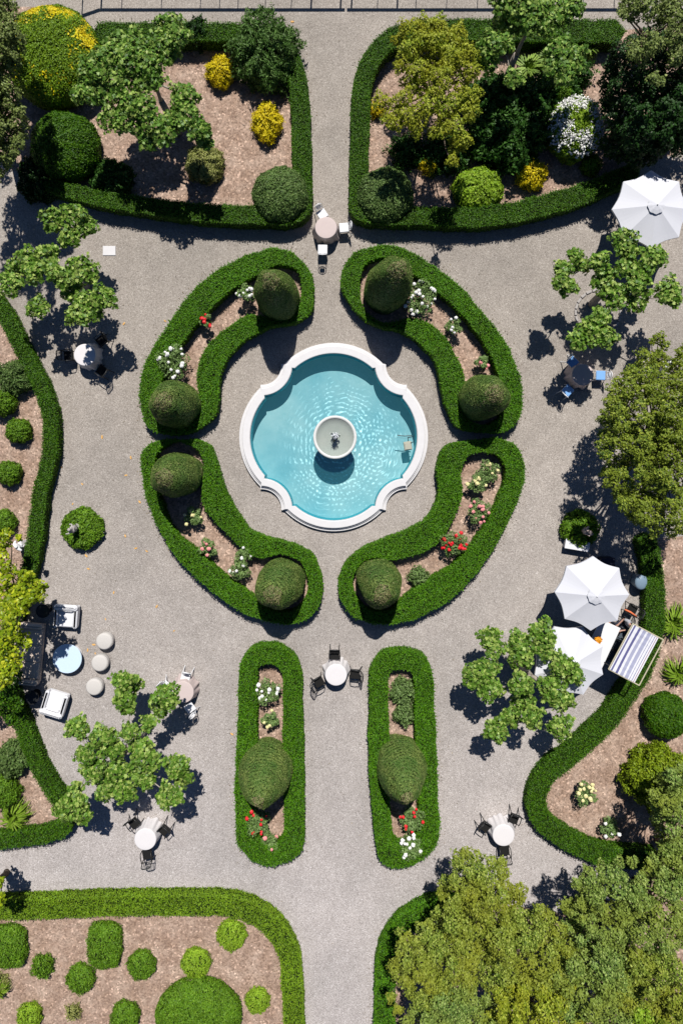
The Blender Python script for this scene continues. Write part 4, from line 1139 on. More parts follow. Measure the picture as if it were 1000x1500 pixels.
def make_chair(kind):
    w = kind != 'black'; m = M['white'] if w else M['black']
    root = empty('garden_chair', (0, 0, 0))
    cm = M['white'] if w else M['cushb']
    V = []; 
    sg = [box(0, 0, .44, .41, .41, .035, 0, bev=.012)]
    st = build('seat', sg, [m], root)
    build('cushion', [box(0, 0, .475, .40, .40, .045, 0, bev=.02)], [cm], st)
    b = []
    if w:   # round medallion back
        n = 26; ring = [(.17 * math.cos(2 * math.pi * i / n), -.235 - .1 * (.5 + .5 * math.sin(2 * math.pi * i / n)), .72 + .17 * math.sin(2 * math.pi * i / n)) for i in range(n + 1)]
        b.append(tube(ring, .017, 6))
        ring2 = [(x * .62, y, .72 + (z - .72) * .62) for x, y, z in ring]; b.append(tube(ring2, .01, 6))
        for s in (-1, 1): b.append(tube([(s * .17, -.19, .46), (s * .17, -.23, .6), (s * .15, -.26, .66)], .015, 6))
        b.append(tube([(-.1, -.28, .72), (.1, -.28, .72)], .009, 5))
        b.append(box(0, -.285, .72, .2, .012, .2, bev=.004, rx=R(14)))
    else:
        for s in (-1, 1): b.append(tube([(s * .2, -.2, .46), (s * .2, -.25, .7), (s * .19, -.31, .9)], .021, 6))
        b.append(tube([(-.19, -.31, .9), (-.1, -.34, .925), (.1, -.34, .925), (.19, -.31, .9)], .024, 6))
        b.append(tube([(-.2, -.235, .62), (.2, -.235, .62)], .017, 6))
        for k in range(5): b.append(tube([(-.13 + .065 * k, -.235, .62), (-.12 + .06 * k, -.335, .92)], .012, 5))
    build('backrest', b, [m], root, smooth=range(len(b)))
    if not w:
        for s in (-1, 1):
            build('armrest', [tube([(s * .21, -.25, .68), (s * .235, -.05, .68), (s * .23, .14, .66), (s * .21, .19, .45)], .019, 6)], [m], root, smooth=(0,))
    for sx in (-1, 1):
        build('leg', [tube([(sx * .18, .18, .44), (sx * .2, .21, 0)], [.02, .018], 6)], [m], root)
        build('leg', [tube([(sx * .18, -.18, .44), (sx * .2, -.27, .12), (sx * .21, -.33, 0)], [.021, .019, .017], 6)], [m], root)
    return root


CH = {}


def chair(kind, px, py, face, label, turn=0):
    """face: pixel the chair looks at"""
    c = W(px, py, .46); f = W(*face, .46); a = math.atan2(f.y - c.y, f.x - c.x) - math.pi / 2 + R(turn)
    grp = 'white round backed garden chairs' if kind == 'white' else 'black slat backed garden chairs'
    if kind not in CH:
        r = make_chair(kind); CH[kind] = r; r.location = (c.x, c.y, 0); r.rotation_euler = (0, 0, a); tag(r, label, 'chair', grp)
        return r
    return dup(CH[kind], (c.x, c.y, 0), a, label, grp)


TB = [
 (477.3, 333.5, 'clothp', 'north of the pool between the hedge rings', 'white', [(471.7, 313.8, 'upper', 18), (503.7, 333.5, 'right hand', 5), (472.4, 365.4, 'lower', 8)]),
 (492, 988.5, 'clothw', 'at the head of the south walk', 'black', [(490, 959, 'upper', -4), (467, 999, 'left hand', 6), (519.5, 987.5, 'right hand', -6)]),
 (213, 1229.5, 'clothw', 'below the broad plane tree at lower left', 'black', [(197, 1206, 'upper left', 4), (240.5, 1216, 'right hand', 22), (216, 1252, 'lower', 2)]),
 (737, 1223.5, 'clothw', 'beside the winding right hedge', 'black', [(710, 1211, 'left hand', -12), (752, 1199, 'upper right', 10), (738.5, 1246, 'lower', 2)]),
 (124.5, 519.8, 'clothw', 'in plane tree shade at the left', 'black', [(101, 521, 'left hand', 0), (149, 499, 'upper right', 0), (149.5, 543, 'lower right', 6)]),
 (853, 549, 'clothp', 'in shade near the right maple', 'white', [(838, 530.5, 'upper left', 6), (879, 550, 'right hand', 0), (831, 572, 'lower left', 0)]),
 (268, 1014, 'clothp', 'right of the lounge seating', 'white', [(272, 992, 'upper', -4), (243, 1006, 'left hand leaf covered', -25), (278, 1037, 'lower', 14)]),
]
for i, (px, py, mk, where, ck, chs) in enumerate(TB):
    cname = {'clothp': 'blush', 'clothw': 'white'}[mk]
    cloth(px, py, mk, ('round table %s' % where, '%s cloth on the table %s' % (cname, where)), seed=i * 3 + 1)
    for cx, cy, side, tn in chs:
        ch_ = chair(ck, cx, cy, (px, py), '%s %s chair of the table %s' % (side, 'shade tinted white' if i == 5 else ck, where), tn)
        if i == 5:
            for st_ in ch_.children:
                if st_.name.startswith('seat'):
                    q = st_.children[0]; q.data = q.data.copy(); q.data.materials[0] = M['shadepad']; q['label'] = 'white seat pad with painted blue shade'


def umbrella(px, py, rpx, rot, h, label, first=[None]):
    c = W(px, py, h + .45); r = rpx * (H - h) / H / PPM
    root = empty('garden_umbrella', (c.x, c.y, 0), rot)
    V = [(0, 0, h + .5)]; F = []; seg = 8; nr = 6; sub = 6
    n = seg * sub
    for k in range(1, nr + 1):
        for i in range(n):
            a = 2 * math.pi * i / n + math.pi / 2; u = (i % sub) / sub; q = k / nr
            cs = math.cos(math.pi / seg) / math.cos((u - .5) * 2 * math.pi / seg)
            rr = r * q * (cs - .055 * q * math.sin(math.pi * u))
            zz = h + .5 * (1 - q) ** 1.05 - .035 * math.sin(math.pi * u) * q * (1 - .5 * q) 
            V.append((rr * math.cos(a), rr * math.sin(a), zz))
    F += [(0, 1 + i, 1 + (i + 1) % n) for i in range(n)]
    for k in range(nr - 1):
        for i in range(n):
            j = (i + 1) % n; F.append((1 + k * n + i, 1 + (k + 1) * n + i, 1 + (k + 1) * n + j, 1 + k * n + j))
    b = len(V)
    for i in range(n):
        x, y, z = V[1 + (nr - 1) * n + i]; V.append((x * 1.003, y * 1.003, z - .09))
    for i in range(n):
        j = (i + 1) % n; F.append((1 + (nr - 1) * n + i, b + i, b + j, 1 + (nr - 1) * n + j))
    cpy = build('canopy', [(np.array(V), F, 0)], [M['canvas']], root)
    VP = lathe([(.335, h + .44), (.2, h + .495), (.02, h + .55)], 32, fr=lambda a, z: 1 + .05 * math.sin(8 * a + 1.57))
    build('vent_cap', [VP], [M['canvas']], cpy)
    build('finial', [lathe([(.02, h + .54), (.03, h + .57), (.01, h + .6)], 10)], [M['white']], cpy)
    for i in range(8):
        a = math.pi / 2 + i * math.pi / 4
        build('rib', [tube([(.03 * math.cos(a), .03 * math.sin(a), h + .46), (r * .98 * math.cos(a), r * .98 * math.sin(a), h - .03)], .012, 5)], [M['pole']], root)
    build('pole', [tube([(0, 0, .05), (0, 0, h + .47)], .025, 10)], [M['pole']], root)
    build('base', [lathe([(.28, 0), (.28, .05), (.05, .08), (.04, .25)], 24)], [M['black']], root)
    return tag(root, label, 'umbrella', 'white octagonal garden umbrellas')


umbrella(960.5, 301, 57.5, 0, 2.2, 'white umbrella at the right edge beside the northeast hedge')
umbrella(872.5, 873, 54.5, R(-2), 2.4, 'white umbrella below the white bench, upper of the paired ones')
umbrella(838, 973, 54, R(-22), 2.0, 'white umbrella partly covered by plane leaves, lower of the paired ones')


def armchair(px, py, rz, label):
    c = W(px, py, .4); root = empty('lounge_armchair', (c.x, c.y, 0), rz); m = M['sofaw']
    build('base', [box(0, 0, .2, .92, .9, .22, bev=.03)], [m], root)
    build('cushion', [box(0, .09, .395, .70, .74, .15, bev=.05)], [m], root)
    bk = build('backrest', [box(0, -.40, .46, 1.02, .25, .42, bev=.08, rx=R(10))], [m], root)
    build('back_cushion', [box(0, -.27, .50, .62, .12, .18, bev=.05, rx=R(16))], [m], bk)
    for s in (-1, 1): build('armrest', [box(s * .42, .04, .41, .17, .9, .32, bev=.06)], [m], root)
    for sx in (-1, 1):
        for sy in (-1, 1): build('leg', [box(sx * .4, sy * .38, .045, .05, .05, .09)], [M['black']], root)
    return tag(root, label, 'armchair', 'white lounge armchairs')


armchair(98, 903, math.pi + R(-4), 'white armchair above the round coffee table, beside the upper black side table')
armchair(81, 1030, R(-17), 'white armchair speckled with leaf shade below the coffee table')


def sofa():
    c = W(44, 957, .4); root = empty('lounge_sofa', (c.x, c.y, 0), R(-90 - 5)); m = M['sofag']
    build('base', [box(0, 0, .2, 2.55, .95, .22, bev=.03)], [m], root)
    for s in (-1, 0, 1): build('cushion', [box(s * .735, .08, .385, .73, .8, .15, bev=.045)], [m], root)
    build('backrest', [box(0, -.42, .54, 2.65, .2, .52, bev=.06, rx=R(8))], [m], root)
    for s in (-1, 1): build('armrest', [box(s * 1.22, .03, .46, .22, .95, .36, bev=.06)], [m], root)
    for sx in (-1, 1):
        for sy in (-1, 1): build('leg', [box(sx * 1.15, sy * .4, .045, .06, .06, .09)], [M['black']], root)
    tag(root, 'long taupe three seat sofa under the golden citrus tree', 'sofa')


sofa()
c = W(98.6, 965, .38); root = empty('coffee_table', (c.x, c.y, 0))
build('tabletop', [lathe([(.60, .34), (.63, .35), (.635, .37), (.62, .385)], 56), ], [mat('white lacquer with painted blue shade', (.62, .77, .94), .3, var=.03)], root)  # white top; blue skylit shade is mixed into its base colour
build('drum', [lathe([(.52, 0), (.5, .34)], 40)], [M['white']], root, smooth=())
tag(root, 'round white coffee table tinted with blue leaf shade between sofa and poufs', 'coffee table')
for px, py, lab in [(152.6, 940, 'uppermost of the three cream poufs by the coffee table'), (145.8, 972, 'middle of the three cream poufs by the coffee table'), (137.7, 1007, 'lowest of the three cream poufs, nearest the plane tree leaves')]:
    c = W(px, py, .4)
    o = build('round_pouf', [lathe([(.30, .0), (.34, .03), (.36, .12), (.362, .3), (.35, .37), (.33, .40), (.28, .415)], 40), lathe([(.352, .33), (.366, .335), (.366, .35), (.352, .355)], 40, cap=False)], [M['pouf']], smooth=(0, 1)); o.location = (c.x, c.y, 0)
    tag(o, lab, 'pouf', 'cream poufs in a row')
for px, py, lab in [(63.4, 895, 'black round side table between the sofa and the upper armchair'), (47, 1022, 'black round side table between the sofa and the lower armchair')]:
    c = W(px, py, .5); t = empty('side_table', (c.x, c.y, 0))
    build('tabletop', [lathe([(.29, .48), (.30, .49), (.30, .52), (.275, .522), (.27, .505), (.01, .505)], 40)], [M['black']], t)
    build('base', [lathe([(.2, 0), (.2, .015), (.025, .03), (.02, .48)], 24)], [M['black']], t)
    tag(t, lab, 'side table', 'black side tables')

# cover plate on the gravel
c = W(160.5, 367.5); o = build('access_cover', [box(0, 0, .02, .56, .42, .035, bev=.012)], [M['stone']]); o.location = (c.x, c.y, 0)
tag(o, 'pale rectangular access cover lying alone on the gravel at upper left', 'access cover')

# stone edging around plane tree
ring = empty('tree_edging', W(875, 458))
for k in range(22):
    a = 2 * math.pi * k / 22; o = build('stone', [box(0, 0, .03, .24, .11, .07, bev=.012)], [M['stoneg']], ring)
    o.location = (.98 * math.cos(a), .98 * math.sin(a), 0); o.rotation_euler = (0, 0, a + math.pi / 2)
tag(ring, 'ring of pale edging stones around the plane tree by the corner umbrella', 'edging')


# ---------------------------------------------------------------- figures
def skin_mesh(name, verts, edges, radii, m, parent, sub=1):
    me = bpy.data.meshes.new(name); me.from_pydata(verts, edges, []); o = bpy.data.objects.new(name, me); C.objects.link(o)
    md = o.modifiers.new('Skin', 'SKIN'); md.use_smooth_shade = True
    for v, r_ in zip(me.skin_vertices[0].data, radii):
        v.radius = (r_, r_) if not isinstance(r_, tuple) else r_
    me.skin_vertices[0].data[0].use_root = True
    s = o.modifiers.new('Sub', 'SUBSURF'); s.levels = sub; s.render_levels = sub
    dg = bpy.context.evaluated_depsgraph_get(); ev = o.evaluated_get(dg); nm = bpy.data.meshes.new_from_object(ev)
    bpy.data.objects.remove(o); bpy.data.meshes.remove(me)
    nm.name = name; nm.materials.clear(); nm.materials.append(m)
    for p in nm.polygons: p.use_smooth = True; p.material_index = 0
    q = bpy.data.objects.new(name, nm); C.objects.link(q)
    if parent: q.parent = parent
    return q


def statue(px, py, ph, label, m, rz):
    """stone putto on a short column; ph = pedestal height"""
    c = W(px, py, .1); root = empty('stone_statue', (c.x, c.y, 0), rz)
    build('pedestal', [lathe([(.2, 0), (.2, .08), (.13, .13), (.12, ph - .1), (.18, ph - .05), (.18, ph)], 20)], [m], root)
    b = ph
    V = [(0, 0, b + .32), (0, 0, b + .45), (0, 0, b + .56), (0, .01, b + .63), (0, .02, b + .71), (0, .03, b + .78),
         (.11, 0, b + .55), (.19, .06, b + .47), (.17, .16, b + .52), (-.11, 0, b + .55), (-.2, .02, b + .6), (-.22, .1, b + .7),
         (.07, 0, b + .24), (.09, .05, b + .12), (.08, 0, b + .0), (-.07, 0, b + .24), (-.08, .0, b + .12), (-.08, -.04, b + .0)]
    E = [(0, 1), (1, 2), (2, 3), (3, 4), (4, 5), (2, 6), (6, 7), (7, 8), (2, 9), (9, 10), (10, 11), (0, 12), (12, 13), (13, 14), (0, 15), (15, 16), (16, 17)]
    Rr = [.1, .095, .1, .045, .085, .06, .05, .04, .032, .05, .04, .032, .065, .05, .035, .065, .05, .035]
    skin_mesh('figure', V, E, Rr, m, root, 2)
    build('drapery', [lathe([(.15, b + .16), (.14, b + .3), (.12, b + .38), (.13, b + .4)], 18, fr=lambda a, z: 1 + .12 * math.sin(5 * a + 9 * z)),
                      tube([(-.13, -.06, b + .38), (0, -.13, b + .5), (.13, -.06, b + .6), (.05, .1, b + .5)], [.05, .055, .05, .03], 8)], [m], root, smooth=(0, 1))
    return tag(root, label, 'statue', 'stone statues in round shrubs')


def ring_shrub(px, py, rpx, h, label):
    o = shrub(px, py, rpx, h, 'ball', label, lump=.06, leaf=.1, jit=.7, dens=1000)


ring_shrub(120.5, 774, 29, .62, 'round clipped shrub on open gravel holding a grey stone bust, left of the pool')
shr = ring_shrub(849, 775, 26, .62, 'round clipped shrub above the white bench holding a pinkish stone statue')
statue(118.5, 771, .62, 'grey stone figure rising from the round shrub left of the pool', M['stoneg'], R(70))
statue(849, 775, .55, 'pinkish stone figure rising from the round shrub by the white bench', mat('pinkish stone', (.5, .4, .36), .85, var=.3, bump=.5), R(-60))

c = W(845, 799, .42); root = empty('white_bench', (c.x, c.y, 0), R(-9.5))
build('seat', [box(0, 0, .41, 1.06, .42, .06, bev=.015)], [M['sofaw']], root)
for s in (-1, 1): build('support', [box(s * .42, 0, .19, .1, .36, .38, bev=.01)], [M['stone']], root)
tag(root, 'small white bench under the shrub with the pinkish statue', 'bench')

c = W(890, 826, .5); root = empty('storage_box', (c.x, c.y, 0), 0)
build('body', [box(0, 0, .24, .56, .5, .44, bev=.02)], [M['navy']], root)
build('lid', [box(0, 0, .49, .6, .54, .05, bev=.015)], [M['navy']], root)
tag(root, 'dark navy storage box tucked behind the upper paired umbrella', 'box')

c = W(938.5, 853, .6); root = empty('waste_bin', (c.x, c.y, 0), R(-5))
build('body', [lathe([(.22, 0), (.26, .06), (.28, .5), (.29, .56)], 28, fr=lambda a, z: 1 + .1 * math.cos(2 * a + 3.14))], [M['binb']], root, smooth=(0,))
build('lid', [lathe([(.30, .56), (.30, .6), (.24, .65), (.1, .68), (.01, .685)], 28, fr=lambda a, z: 1 + .1 * math.cos(2 * a + 3.14))], [M['binb']], root, smooth=(0,))
tag(root, 'blue grey rounded bin beside the right hedge', 'bin')

# white things seen among trees
for px, py, h, lab, rz in [(978, 534, .9, 'small white statue glimpsed through the top of the right maple', .6), (24, 801, .9, 'small white statue peeping out beside the golden citrus tree', -.9)]:
    c = W(px, py, h); root = empty('white_statue', (c.x, c.y, 0), rz)
    build('plinth', [box(0, 0, .3, .3, .3, .6, bev=.02)], [M['stone']], root)
    skin_mesh('figure', [(0, 0, .62), (0, 0, .8), (0, .02, .95), (.02, .06, 1.05), (.14, .02, .9), (.28, .08, .85), (-.15, 0, .88), (-.24, .1, .78), (.1, .1, .64), (-.1, .12, .64)],
              [(0, 1), (1, 2), (2, 3), (1, 4), (4, 5), (1, 6), (6, 7), (0, 8), (0, 9)], [.13, .12, .07, .085, .07, .04, .07, .04, .07, .07], M['white'], root, 2)
    tag(root, lab, 'statue')

# long table under the umbrellas
c = W(880, 943, .75); A = R(30)
root = empty('dining_table', (c.x, c.y, 0), R(-25))
build('tabletop', [box(0, 0, .735, .95, 1.9, .03, bev=.01)], [M['white']], root)
for sx in (-1, 1):
    for sy in (-1, 1): build('leg', [box(sx * .4, sy * .85, .36, .05, .05, .72)], [M['white']], root)
tag(root, 'white rectangular dining table between the paired umbrellas', 'table')
fc = W(875.5, 937.5, .95); root = empty('flower_vase', (fc.x, fc.y, .752), 0)
build('vase', [lathe([(.05, 0), (.07, .05), (.05, .13), (.06, .16)], 16)], [M['stoneg']], root)
Q = nrm(RG.normal(size=(240, 3))); Q[:, 2] = np.abs(Q[:, 2]); P3 = Q * RG.uniform(.08, .17, (240, 1)) * np.array([1, 1, .7]) + (0, 0, .17)
tag(build('flowers', [leaves(P3, Q, .08, .4, .9, m=0)], [M['orangefl']], root), kind='stuff')
tag(root, 'bunch of orange flowers in a vase on the white dining table', 'flowers')
cs = [(905.5, 925, 'black cushioned chair tucked between person and dining table', M['cushb']), (898, 942, 'slate cushioned chair at the right side of the dining table', M['cushs']), (890, 958, 'black chair half hidden under the lower paired umbrella', M['cushb'])]
for px, py, lab, cm in cs:
    r_ = chair('black', px, py, (px - 20, py - 10), lab)
    for ch in r_.children:
        if ch.name.startswith('seat') and cm is M['cushs']:
            q = ch.children[0]; q.data = q.data.copy(); q.data.materials[0] = cm; q.scale = (1.35, 1.35, 1.0)
c = W(924, 893, .5); r_ = chair('black', 925, 893, (900, 880), 'black chair with an orange wrap, upper right of the seated person')
o = build('orange_wrap', [tube([(-.22, .12, 0), (0, .02, .04), (.26, -.16, .02)], [.035, .04, .035], 8)], [M['orange']], smooth=(0,)); o.location = W(922, 897, .93)
tag(o, 'orange fabric wrap draped over the black chair behind the person', 'wrap')


def person():
    c = W(921, 914, .8); root = empty('person', (c.x, c.y, 0), R(118))   # local +Y is the way they face
    # joints: seated on a low stool, forearms forward on their lap
    V = [(0, 0, .52), (0, .0, .72), (0, .02, .92), (0, .04, 1.02), (0, .07, 1.12), (0, .08, 1.22), (0, .075, 1.30),
         (.18, .02, .95), (.26, .1, .72), (.17, .34, .68), (.14, .42, .68),
         (-.18, .02, .95), (-.26, .1, .72), (-.17, .34, .68), (-.14, .42, .68),
         (.1, .05, .5), (.14, .46, .5), (.14, .48, .08), (.14, .62, .04),
         (-.1, .05, .5), (-.14, .46, .5), (-.14, .48, .08), (-.14, .62, .04)]
    E = [(0, 1), (1, 2), (2, 3), (3, 4), (4, 5), (5, 6), (2, 7), (7, 8), (8, 9), (9, 10), (2, 11), (11, 12), (12, 13), (13, 14),
         (0, 15), (15, 16), (16, 17), (17, 18), (0, 19), (19, 20), (20, 21), (21, 22)]
    Rr = [.14, .12, .13, .055, .075, .09, .05, .06, .045, .032, .035, .06, .045, .032, .035, .085, .06, .045, .035, .085, .06, .045, .035]
    for s, wi in ((1, 10), (-1, 14)):
        for k, (dx, L) in enumerate([(.028, .06), (.01, .075), (-.008, .07), (-.024, .055)]):
            b = len(V); x0, y0, z0 = V[wi]
            V += [(x0 + s * dx, y0 + .035, z0), (x0 + s * dx, y0 + .035 + L * .6, z0 - .005), (x0 + s * dx * .9, y0 + .035 + L, z0 - .03)]
            E += [(wi, b), (b, b + 1), (b + 1, b + 2)]; Rr += [.010, .009, .008]
        b = len(V); x0, y0, z0 = V[wi]
        V += [(x0 - s * .035, y0 + .01, z0), (x0 - s * .05, y0 + .045, z0 - .01)]; E += [(wi, b), (b, b + 1)]; Rr += [.011, .009]
    body = skin_mesh('body', V, E, Rr, M['skin'], root, 1)
    skin_mesh('shirt', [(0, 0, .56), (0, .0, .74), (0, .02, .91), (.19, .02, .95), (.25, .085, .78), (-.19, .02, .95), (-.25, .085, .78)],
              [(0, 1), (1, 2), (2, 3), (3, 4), (2, 5), (5, 6)], [.175, .15, .155, .085, .075, .085, .075], M['shirt'], root, 2)
    skin_mesh('trousers', [(0, 0, .53), (.1, .06, .51), (.14, .46, .51), (.14, .48, .14), (-.1, .06, .51), (-.14, .46, .51), (-.14, .48, .14)],
              [(0, 1), (1, 2), (2, 3), (0, 4), (4, 5), (5, 6)], [.15, .105, .08, .062, .105, .08, .062], M['jeans'], root, 2)
    hn = 500; d = nrm(RG.normal(size=(hn, 3))); keep = (d[:, 2] > -.2) | (d[:, 1] < -.1); d = d[keep]; d = d[(d[:, 1] < .5) | (d[:, 2] > .45)]
    hc = lathe([(.085, -.02), (.108, .03), (.1, .075), (.06, .11), (.01, .122)], 18)
    V2 = hc[0] + np.array([0, .055, 1.21])
    hl = leaves(d * np.array([.105, .115, .115]) + (0, .06, 1.22), d, .06, .15, .35, m=0)
    bun = lathe([(.02, -.05), (.05, -.02), (.05, .02), (.02, .05)], 10)
    build('hair', [(V2, hc[1], 0), hl, (bun[0] + np.array([0, -.08, 1.2]), bun[1], 0)], [M['hair']], root, smooth=(0, 2))
    fc_ = [lathe([(.004, -.012), (.012, 0), (.004, .012)], 8, cx=s * .033, cy=.163) for s in (-1, 1)]
    build('eyes', [(v + np.array([0, 0, 1.205]), f, 0) for v, f, m in fc_], [M['black']], root)
    st = empty('garden_stool', (c.x, c.y, 0), R(118))
    build('seat', [lathe([(.18, .36), (.2, .38), (.2, .41), (.18, .42)], 24)], [M['black']], st)
    for k in range(4):
        a = k * math.pi / 2 + .78; build('leg', [tube([(.14 * math.cos(a), .14 * math.sin(a), .37), (.2 * math.cos(a), .2 * math.sin(a), 0)], .013, 6)], [M['black']], st)
    tag(st, 'black stool under the person by the dining table', 'stool')
    tag(root, 'seated person with dark hair and pale grey shirt beside the umbrella and swing', 'person')


person()


def swing():
    # canopy corners seen in the photo, at about 2 m
    c = W(931, 959, 2.0); root = empty('canopy_swing', (c.x, c.y, 0), R(-28)); L, Wd = 2.12, 1.42
    z = 1.98
    V = []; F = []; nx, ny = 12, 18; 
    for j in range(ny + 1):
        for i in range(nx + 1):
            x = -Wd / 2 + .02 + (Wd * .82) * i / nx; y = -L / 2 + .02 + (L - .04) * j / ny
            sag = -.05 * math.sin(math.pi * i / nx) * math.sin(math.pi * j / ny) + .006 * math.sin(26 * y) * math.sin(3.14 * i / nx)
            V.append((x, y, z + .04 + sag))
    for j in range(ny):
        for i in range(nx): a = j * (nx + 1) + i; F.append((a, a + 1, a + nx + 2, a + nx + 1))
    build('canopy', [(np.array(V), F, 0)], [stripe_mat()], root)
    x0, x1, y0, y1 = -Wd / 2, Wd / 2, -L / 2, L / 2; fr = .026
    build('canopy_frame', [tube([(x0, y0, z), (x1, y0, z)], fr), tube([(x1, y0, z), (x1, y1, z)], fr), tube([(x1, y1, z), (x0, y1, z)], fr), tube([(x0, y1, z), (x0, y0, z)], fr)], [M['beige']], root)
    for sy in (-1, 1):
        y = sy * (L / 2 - .06)
        build('leg', [tube([(0, y, z), (-.62, y * 1.02, 0)], .024)], [M['black']], root)
        build('leg', [tube([(0, y, z), (.62, y * 1.02, 0)], .024)], [M['black']], root)
    build('seat', [box(0, 0, .45, .55, 1.7, .1, bev=.03)], [M['cushs']], root)
    build('backrest', [box(.3, 0, .72, .1, 1.7, .45, bev=.03)], [M['cushs']], root)
    build('hanger', [tube([(0, sy * .85, .5), (0, sy * .95, z)], .01, 5) for sy in (-1, 1)], [M['black']], root)
    tag(root, 'garden swing with navy and white striped canopy over the right hedge', 'swing')


swing()


# fence north of the beds: only its shadow reaches the photo
def fence():
    y0 = W(0, -21).y; xs = [150, 180, 238, 295, 323, 350, 390, 428, 457, 500, 516, 554, 583, 610, 655, 700, 745, 800, 855, 900, 960]
    root = empty('metal_fence', (0, y0, 0)); Hf = 1.5
    X0, X1 = W(148, 0).x, W(1080, 0).x; xm = W(508, 0).x
    build('top_rail', [box((X0 + xm) / 2 - .02, 0, Hf, xm - X0 - .06, .06, .16, bev=.01), box((X1 + xm) / 2 + .02, 0, Hf, X1 - xm - .06, .06, .16, bev=.01)], [M['black']], root)
    build('bottom_rail', [box((X0 + X1) / 2, 0, .12, X1 - X0, .04, .05)], [M['black']], root)
    for i, x in enumerate(xs):
        w = .07 if x in (150, 457, 583, 500, 516) else .03
        build('post', [box(W(x, 0).x, 0, Hf / 2 - .04, w, w, Hf - .08)], [M['black']], root)
    tag(root, 'dark metal fence across the top whose shadow falls on the gravel', 'fence')
    b = W(148, -21); a = W(122, -12); r2 = empty('fence_return', (0, 0, 0))
    d = (a - b); ln = d.length; ang = math.atan2(d.y, d.x)
    build('top_rail', [box((a.x + b.x) / 2, (a.y + b.y) / 2, Hf, ln, .06, .16, rz=ang)], [M['black']], r2)
    build('post', [box(a.x, a.y, Hf / 2, .05, .05, Hf)], [M['black']], r2)
    tag(r2, 'short angled end piece of the dark metal fence at upper left', 'fence')


fence()

# fallen leaves
FL = [(90,684),(121,709),(192,670),(185,696),(184,785),(199,803),(215,807),(130,833),(127,814),(167,868),(230,888),(155,907),(107,738),(65,809),(58,826),(138,944),(129,952),(140,957),(255,924),(182,474),(242,470),(205,735),(150,640),(428,32),(340,1075)]
lf = None
for i, (px, py) in enumerate(FL):
    if lf is None:
        V = [(-.09, 0, .015), (-.03, .04, .03), (.05, .035, .028), (.1, 0, .01), (.05, -.035, .03), (-.03, -.04, .02)]
        lf = build('fallen_leaf', [(np.array(V), 6, 0)], [M['dry']]); o = lf
    else:
        o = lf.copy(); C.objects.link(o)
    o.location = W(px, py); o.rotation_euler = (0, 0, random.uniform(0, 6)); k = random.uniform(.6, 1.05); o.scale = (k, k, k)
    tag(o, 'dry orange leaf fallen on the open gravel', 'fallen leaf', 'dry orange leaves scattered over the gravel')

# soil litter: bark chips over the beds (uncountable)
polys = [np.array(px2(b, 0)) for b in BEDS[:4]] + [np.array(px2(BEDS[5], 0))] + [np.array(px2(RINGS[k][1], 0)) for k in RINGS]
Q = []
for P in polys:
    lo, hi = P.min(0), P.max(0); n = int((hi - lo).prod() * 42); q = RG.uniform(lo, hi, (n, 2)); Q.append(q[inside(q, P)])
Q = np.vstack(Q); Q = Q[lowf(Q, 1.3, 4) + RG.normal(0, .4, len(Q)) > -.1]
chip = leafmat('bark chips', (.16, .10, .07), (.34, .23, .17), (.58, .47, .38), pscale=2, transl=0)
o = build('bark_chips', [leaves(np.column_stack([Q, np.full(len(Q), .03)]), np.tile([0, 0, 1.], (len(Q), 1)), .05, .35, .5, m=0)], [chip])
tag(o, kind='stuff', label='pale bark chips strewn over the planting beds', cat='bark chips')

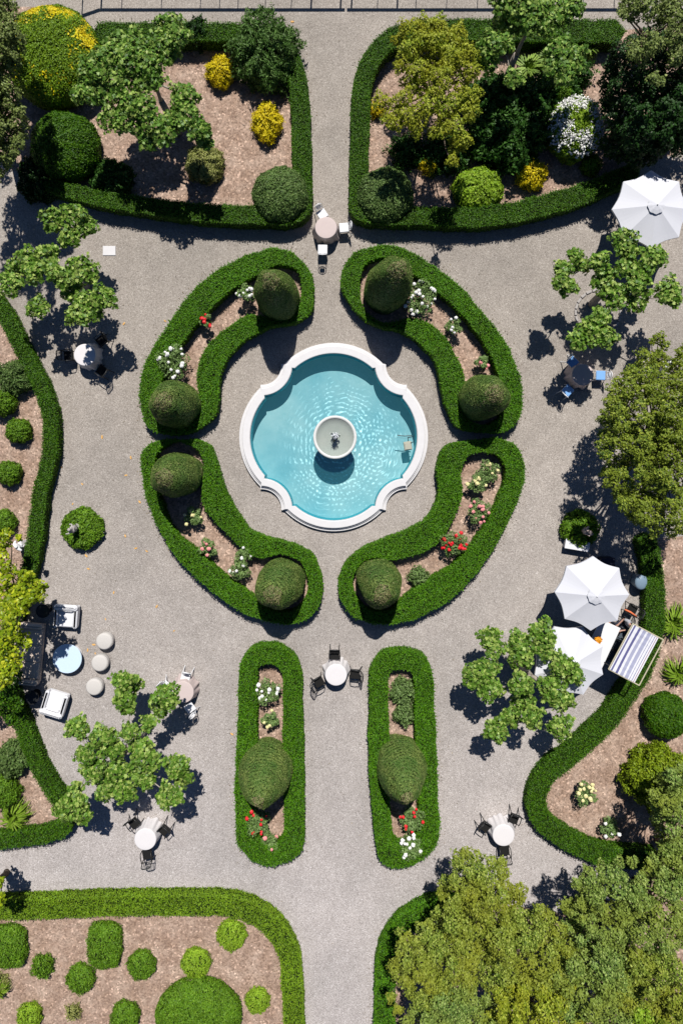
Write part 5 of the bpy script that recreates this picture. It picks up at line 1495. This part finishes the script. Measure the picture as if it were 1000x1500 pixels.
# leaf litter and crumbs of soil lying on the gravel along the hedges
Q = []
for k in RINGS:
    P = ccw(smooth_closed(px2(RINGS[k][0], 0))); Nn = normals2(P)
    i = RG.integers(0, len(P), 260); Q.append(P[i] + Nn[i] * np.abs(RG.normal(.06, .16, (260, 1))))
for path, w_, h_, mk, lab in STRIPS:
    P = ccw(np.array(px2(strip_poly(path, w_), 0))); Nn = normals2(P)
    i = RG.integers(0, len(P), 420); Q.append(P[i] + Nn[i] * np.abs(RG.normal(.06, .16, (420, 1))))
Q.append(RG.uniform((-14, -24), (14, 18), (500, 2)))
Q = np.vstack(Q); pool_r = np.hypot(Q[:, 0] - PC.x, Q[:, 1] - PC.y); Q = Q[pool_r > 4.3]
lm_ = leafmat('leaf litter', (.07, .05, .03), (.20, .15, .09), (.42, .34, .20), pscale=2, transl=0)
o = build('leaf_litter', [leaves(np.column_stack([Q, np.full(len(Q), .022)]), np.tile([0, 0, 1.], (len(Q), 1)), .055, .3, .5, m=0)], [lm_])
tag(o, kind='stuff', label='brown leaf litter scattered on the gravel along the hedges', cat='leaf litter')

# ================================================================== CAMERA, SUN, SKY
sc = bpy.context.scene
cam = bpy.data.cameras.new('camera'); co = bpy.data.objects.new('camera', cam); C.objects.link(co)
co.location = (0, 0, H); co.rotation_euler = (0, 0, 0)
cam.sensor_fit = 'VERTICAL'; cam.sensor_height = 36; cam.lens = 24; cam.clip_end = 2000; cam.clip_start = .1; cam.shift_y = (NY - 750) / 1500
sc.camera = co

EL = R(54.5)
d = Vector((-.045, -1, 0)).normalized()            # shadow direction on the ground
sun = bpy.data.lights.new('sun', 'SUN'); sun.energy = 5.0; sun.angle = R(.53); sun.color = (1, .965, .91)
so = bpy.data.objects.new('sun', sun); C.objects.link(so)
dirv = Vector((d.x * math.cos(EL), d.y * math.cos(EL), -math.sin(EL)))
so.rotation_euler = dirv.to_track_quat('-Z', 'Y').to_euler(); so.location = (0, 0, 40)
w = bpy.data.worlds.new('World'); sc.world = w; w.use_nodes = True
sky = w.node_tree.nodes.new('ShaderNodeTexSky'); sky.sky_type = 'NISHITA'; sky.sun_disc = False
sky.sun_elevation = EL; sky.sun_rotation = math.atan2(-d.x, -d.y)
bg = w.node_tree.nodes['Background']; bg.inputs[1].default_value = .030
tint = w.node_tree.nodes.new('ShaderNodeMix'); tint.data_type = 'RGBA'; tint.blend_type = 'MULTIPLY'; tint.inputs[0].default_value = 1
tint.inputs[7].default_value = (.62, .88, 1.3, 1)   # deep clear blue midday sky
w.node_tree.links.new(sky.outputs[0], tint.inputs[6]); w.node_tree.links.new(tint.outputs[2], bg.inputs[0])
sc.view_settings.view_transform = 'Standard'; sc.view_settings.look = 'None'; sc.view_settings.exposure = 0
sc.cycles.diffuse_bounces = 1; sc.cycles.max_bounces = 6; sc.cycles.transparent_max_bounces = 12
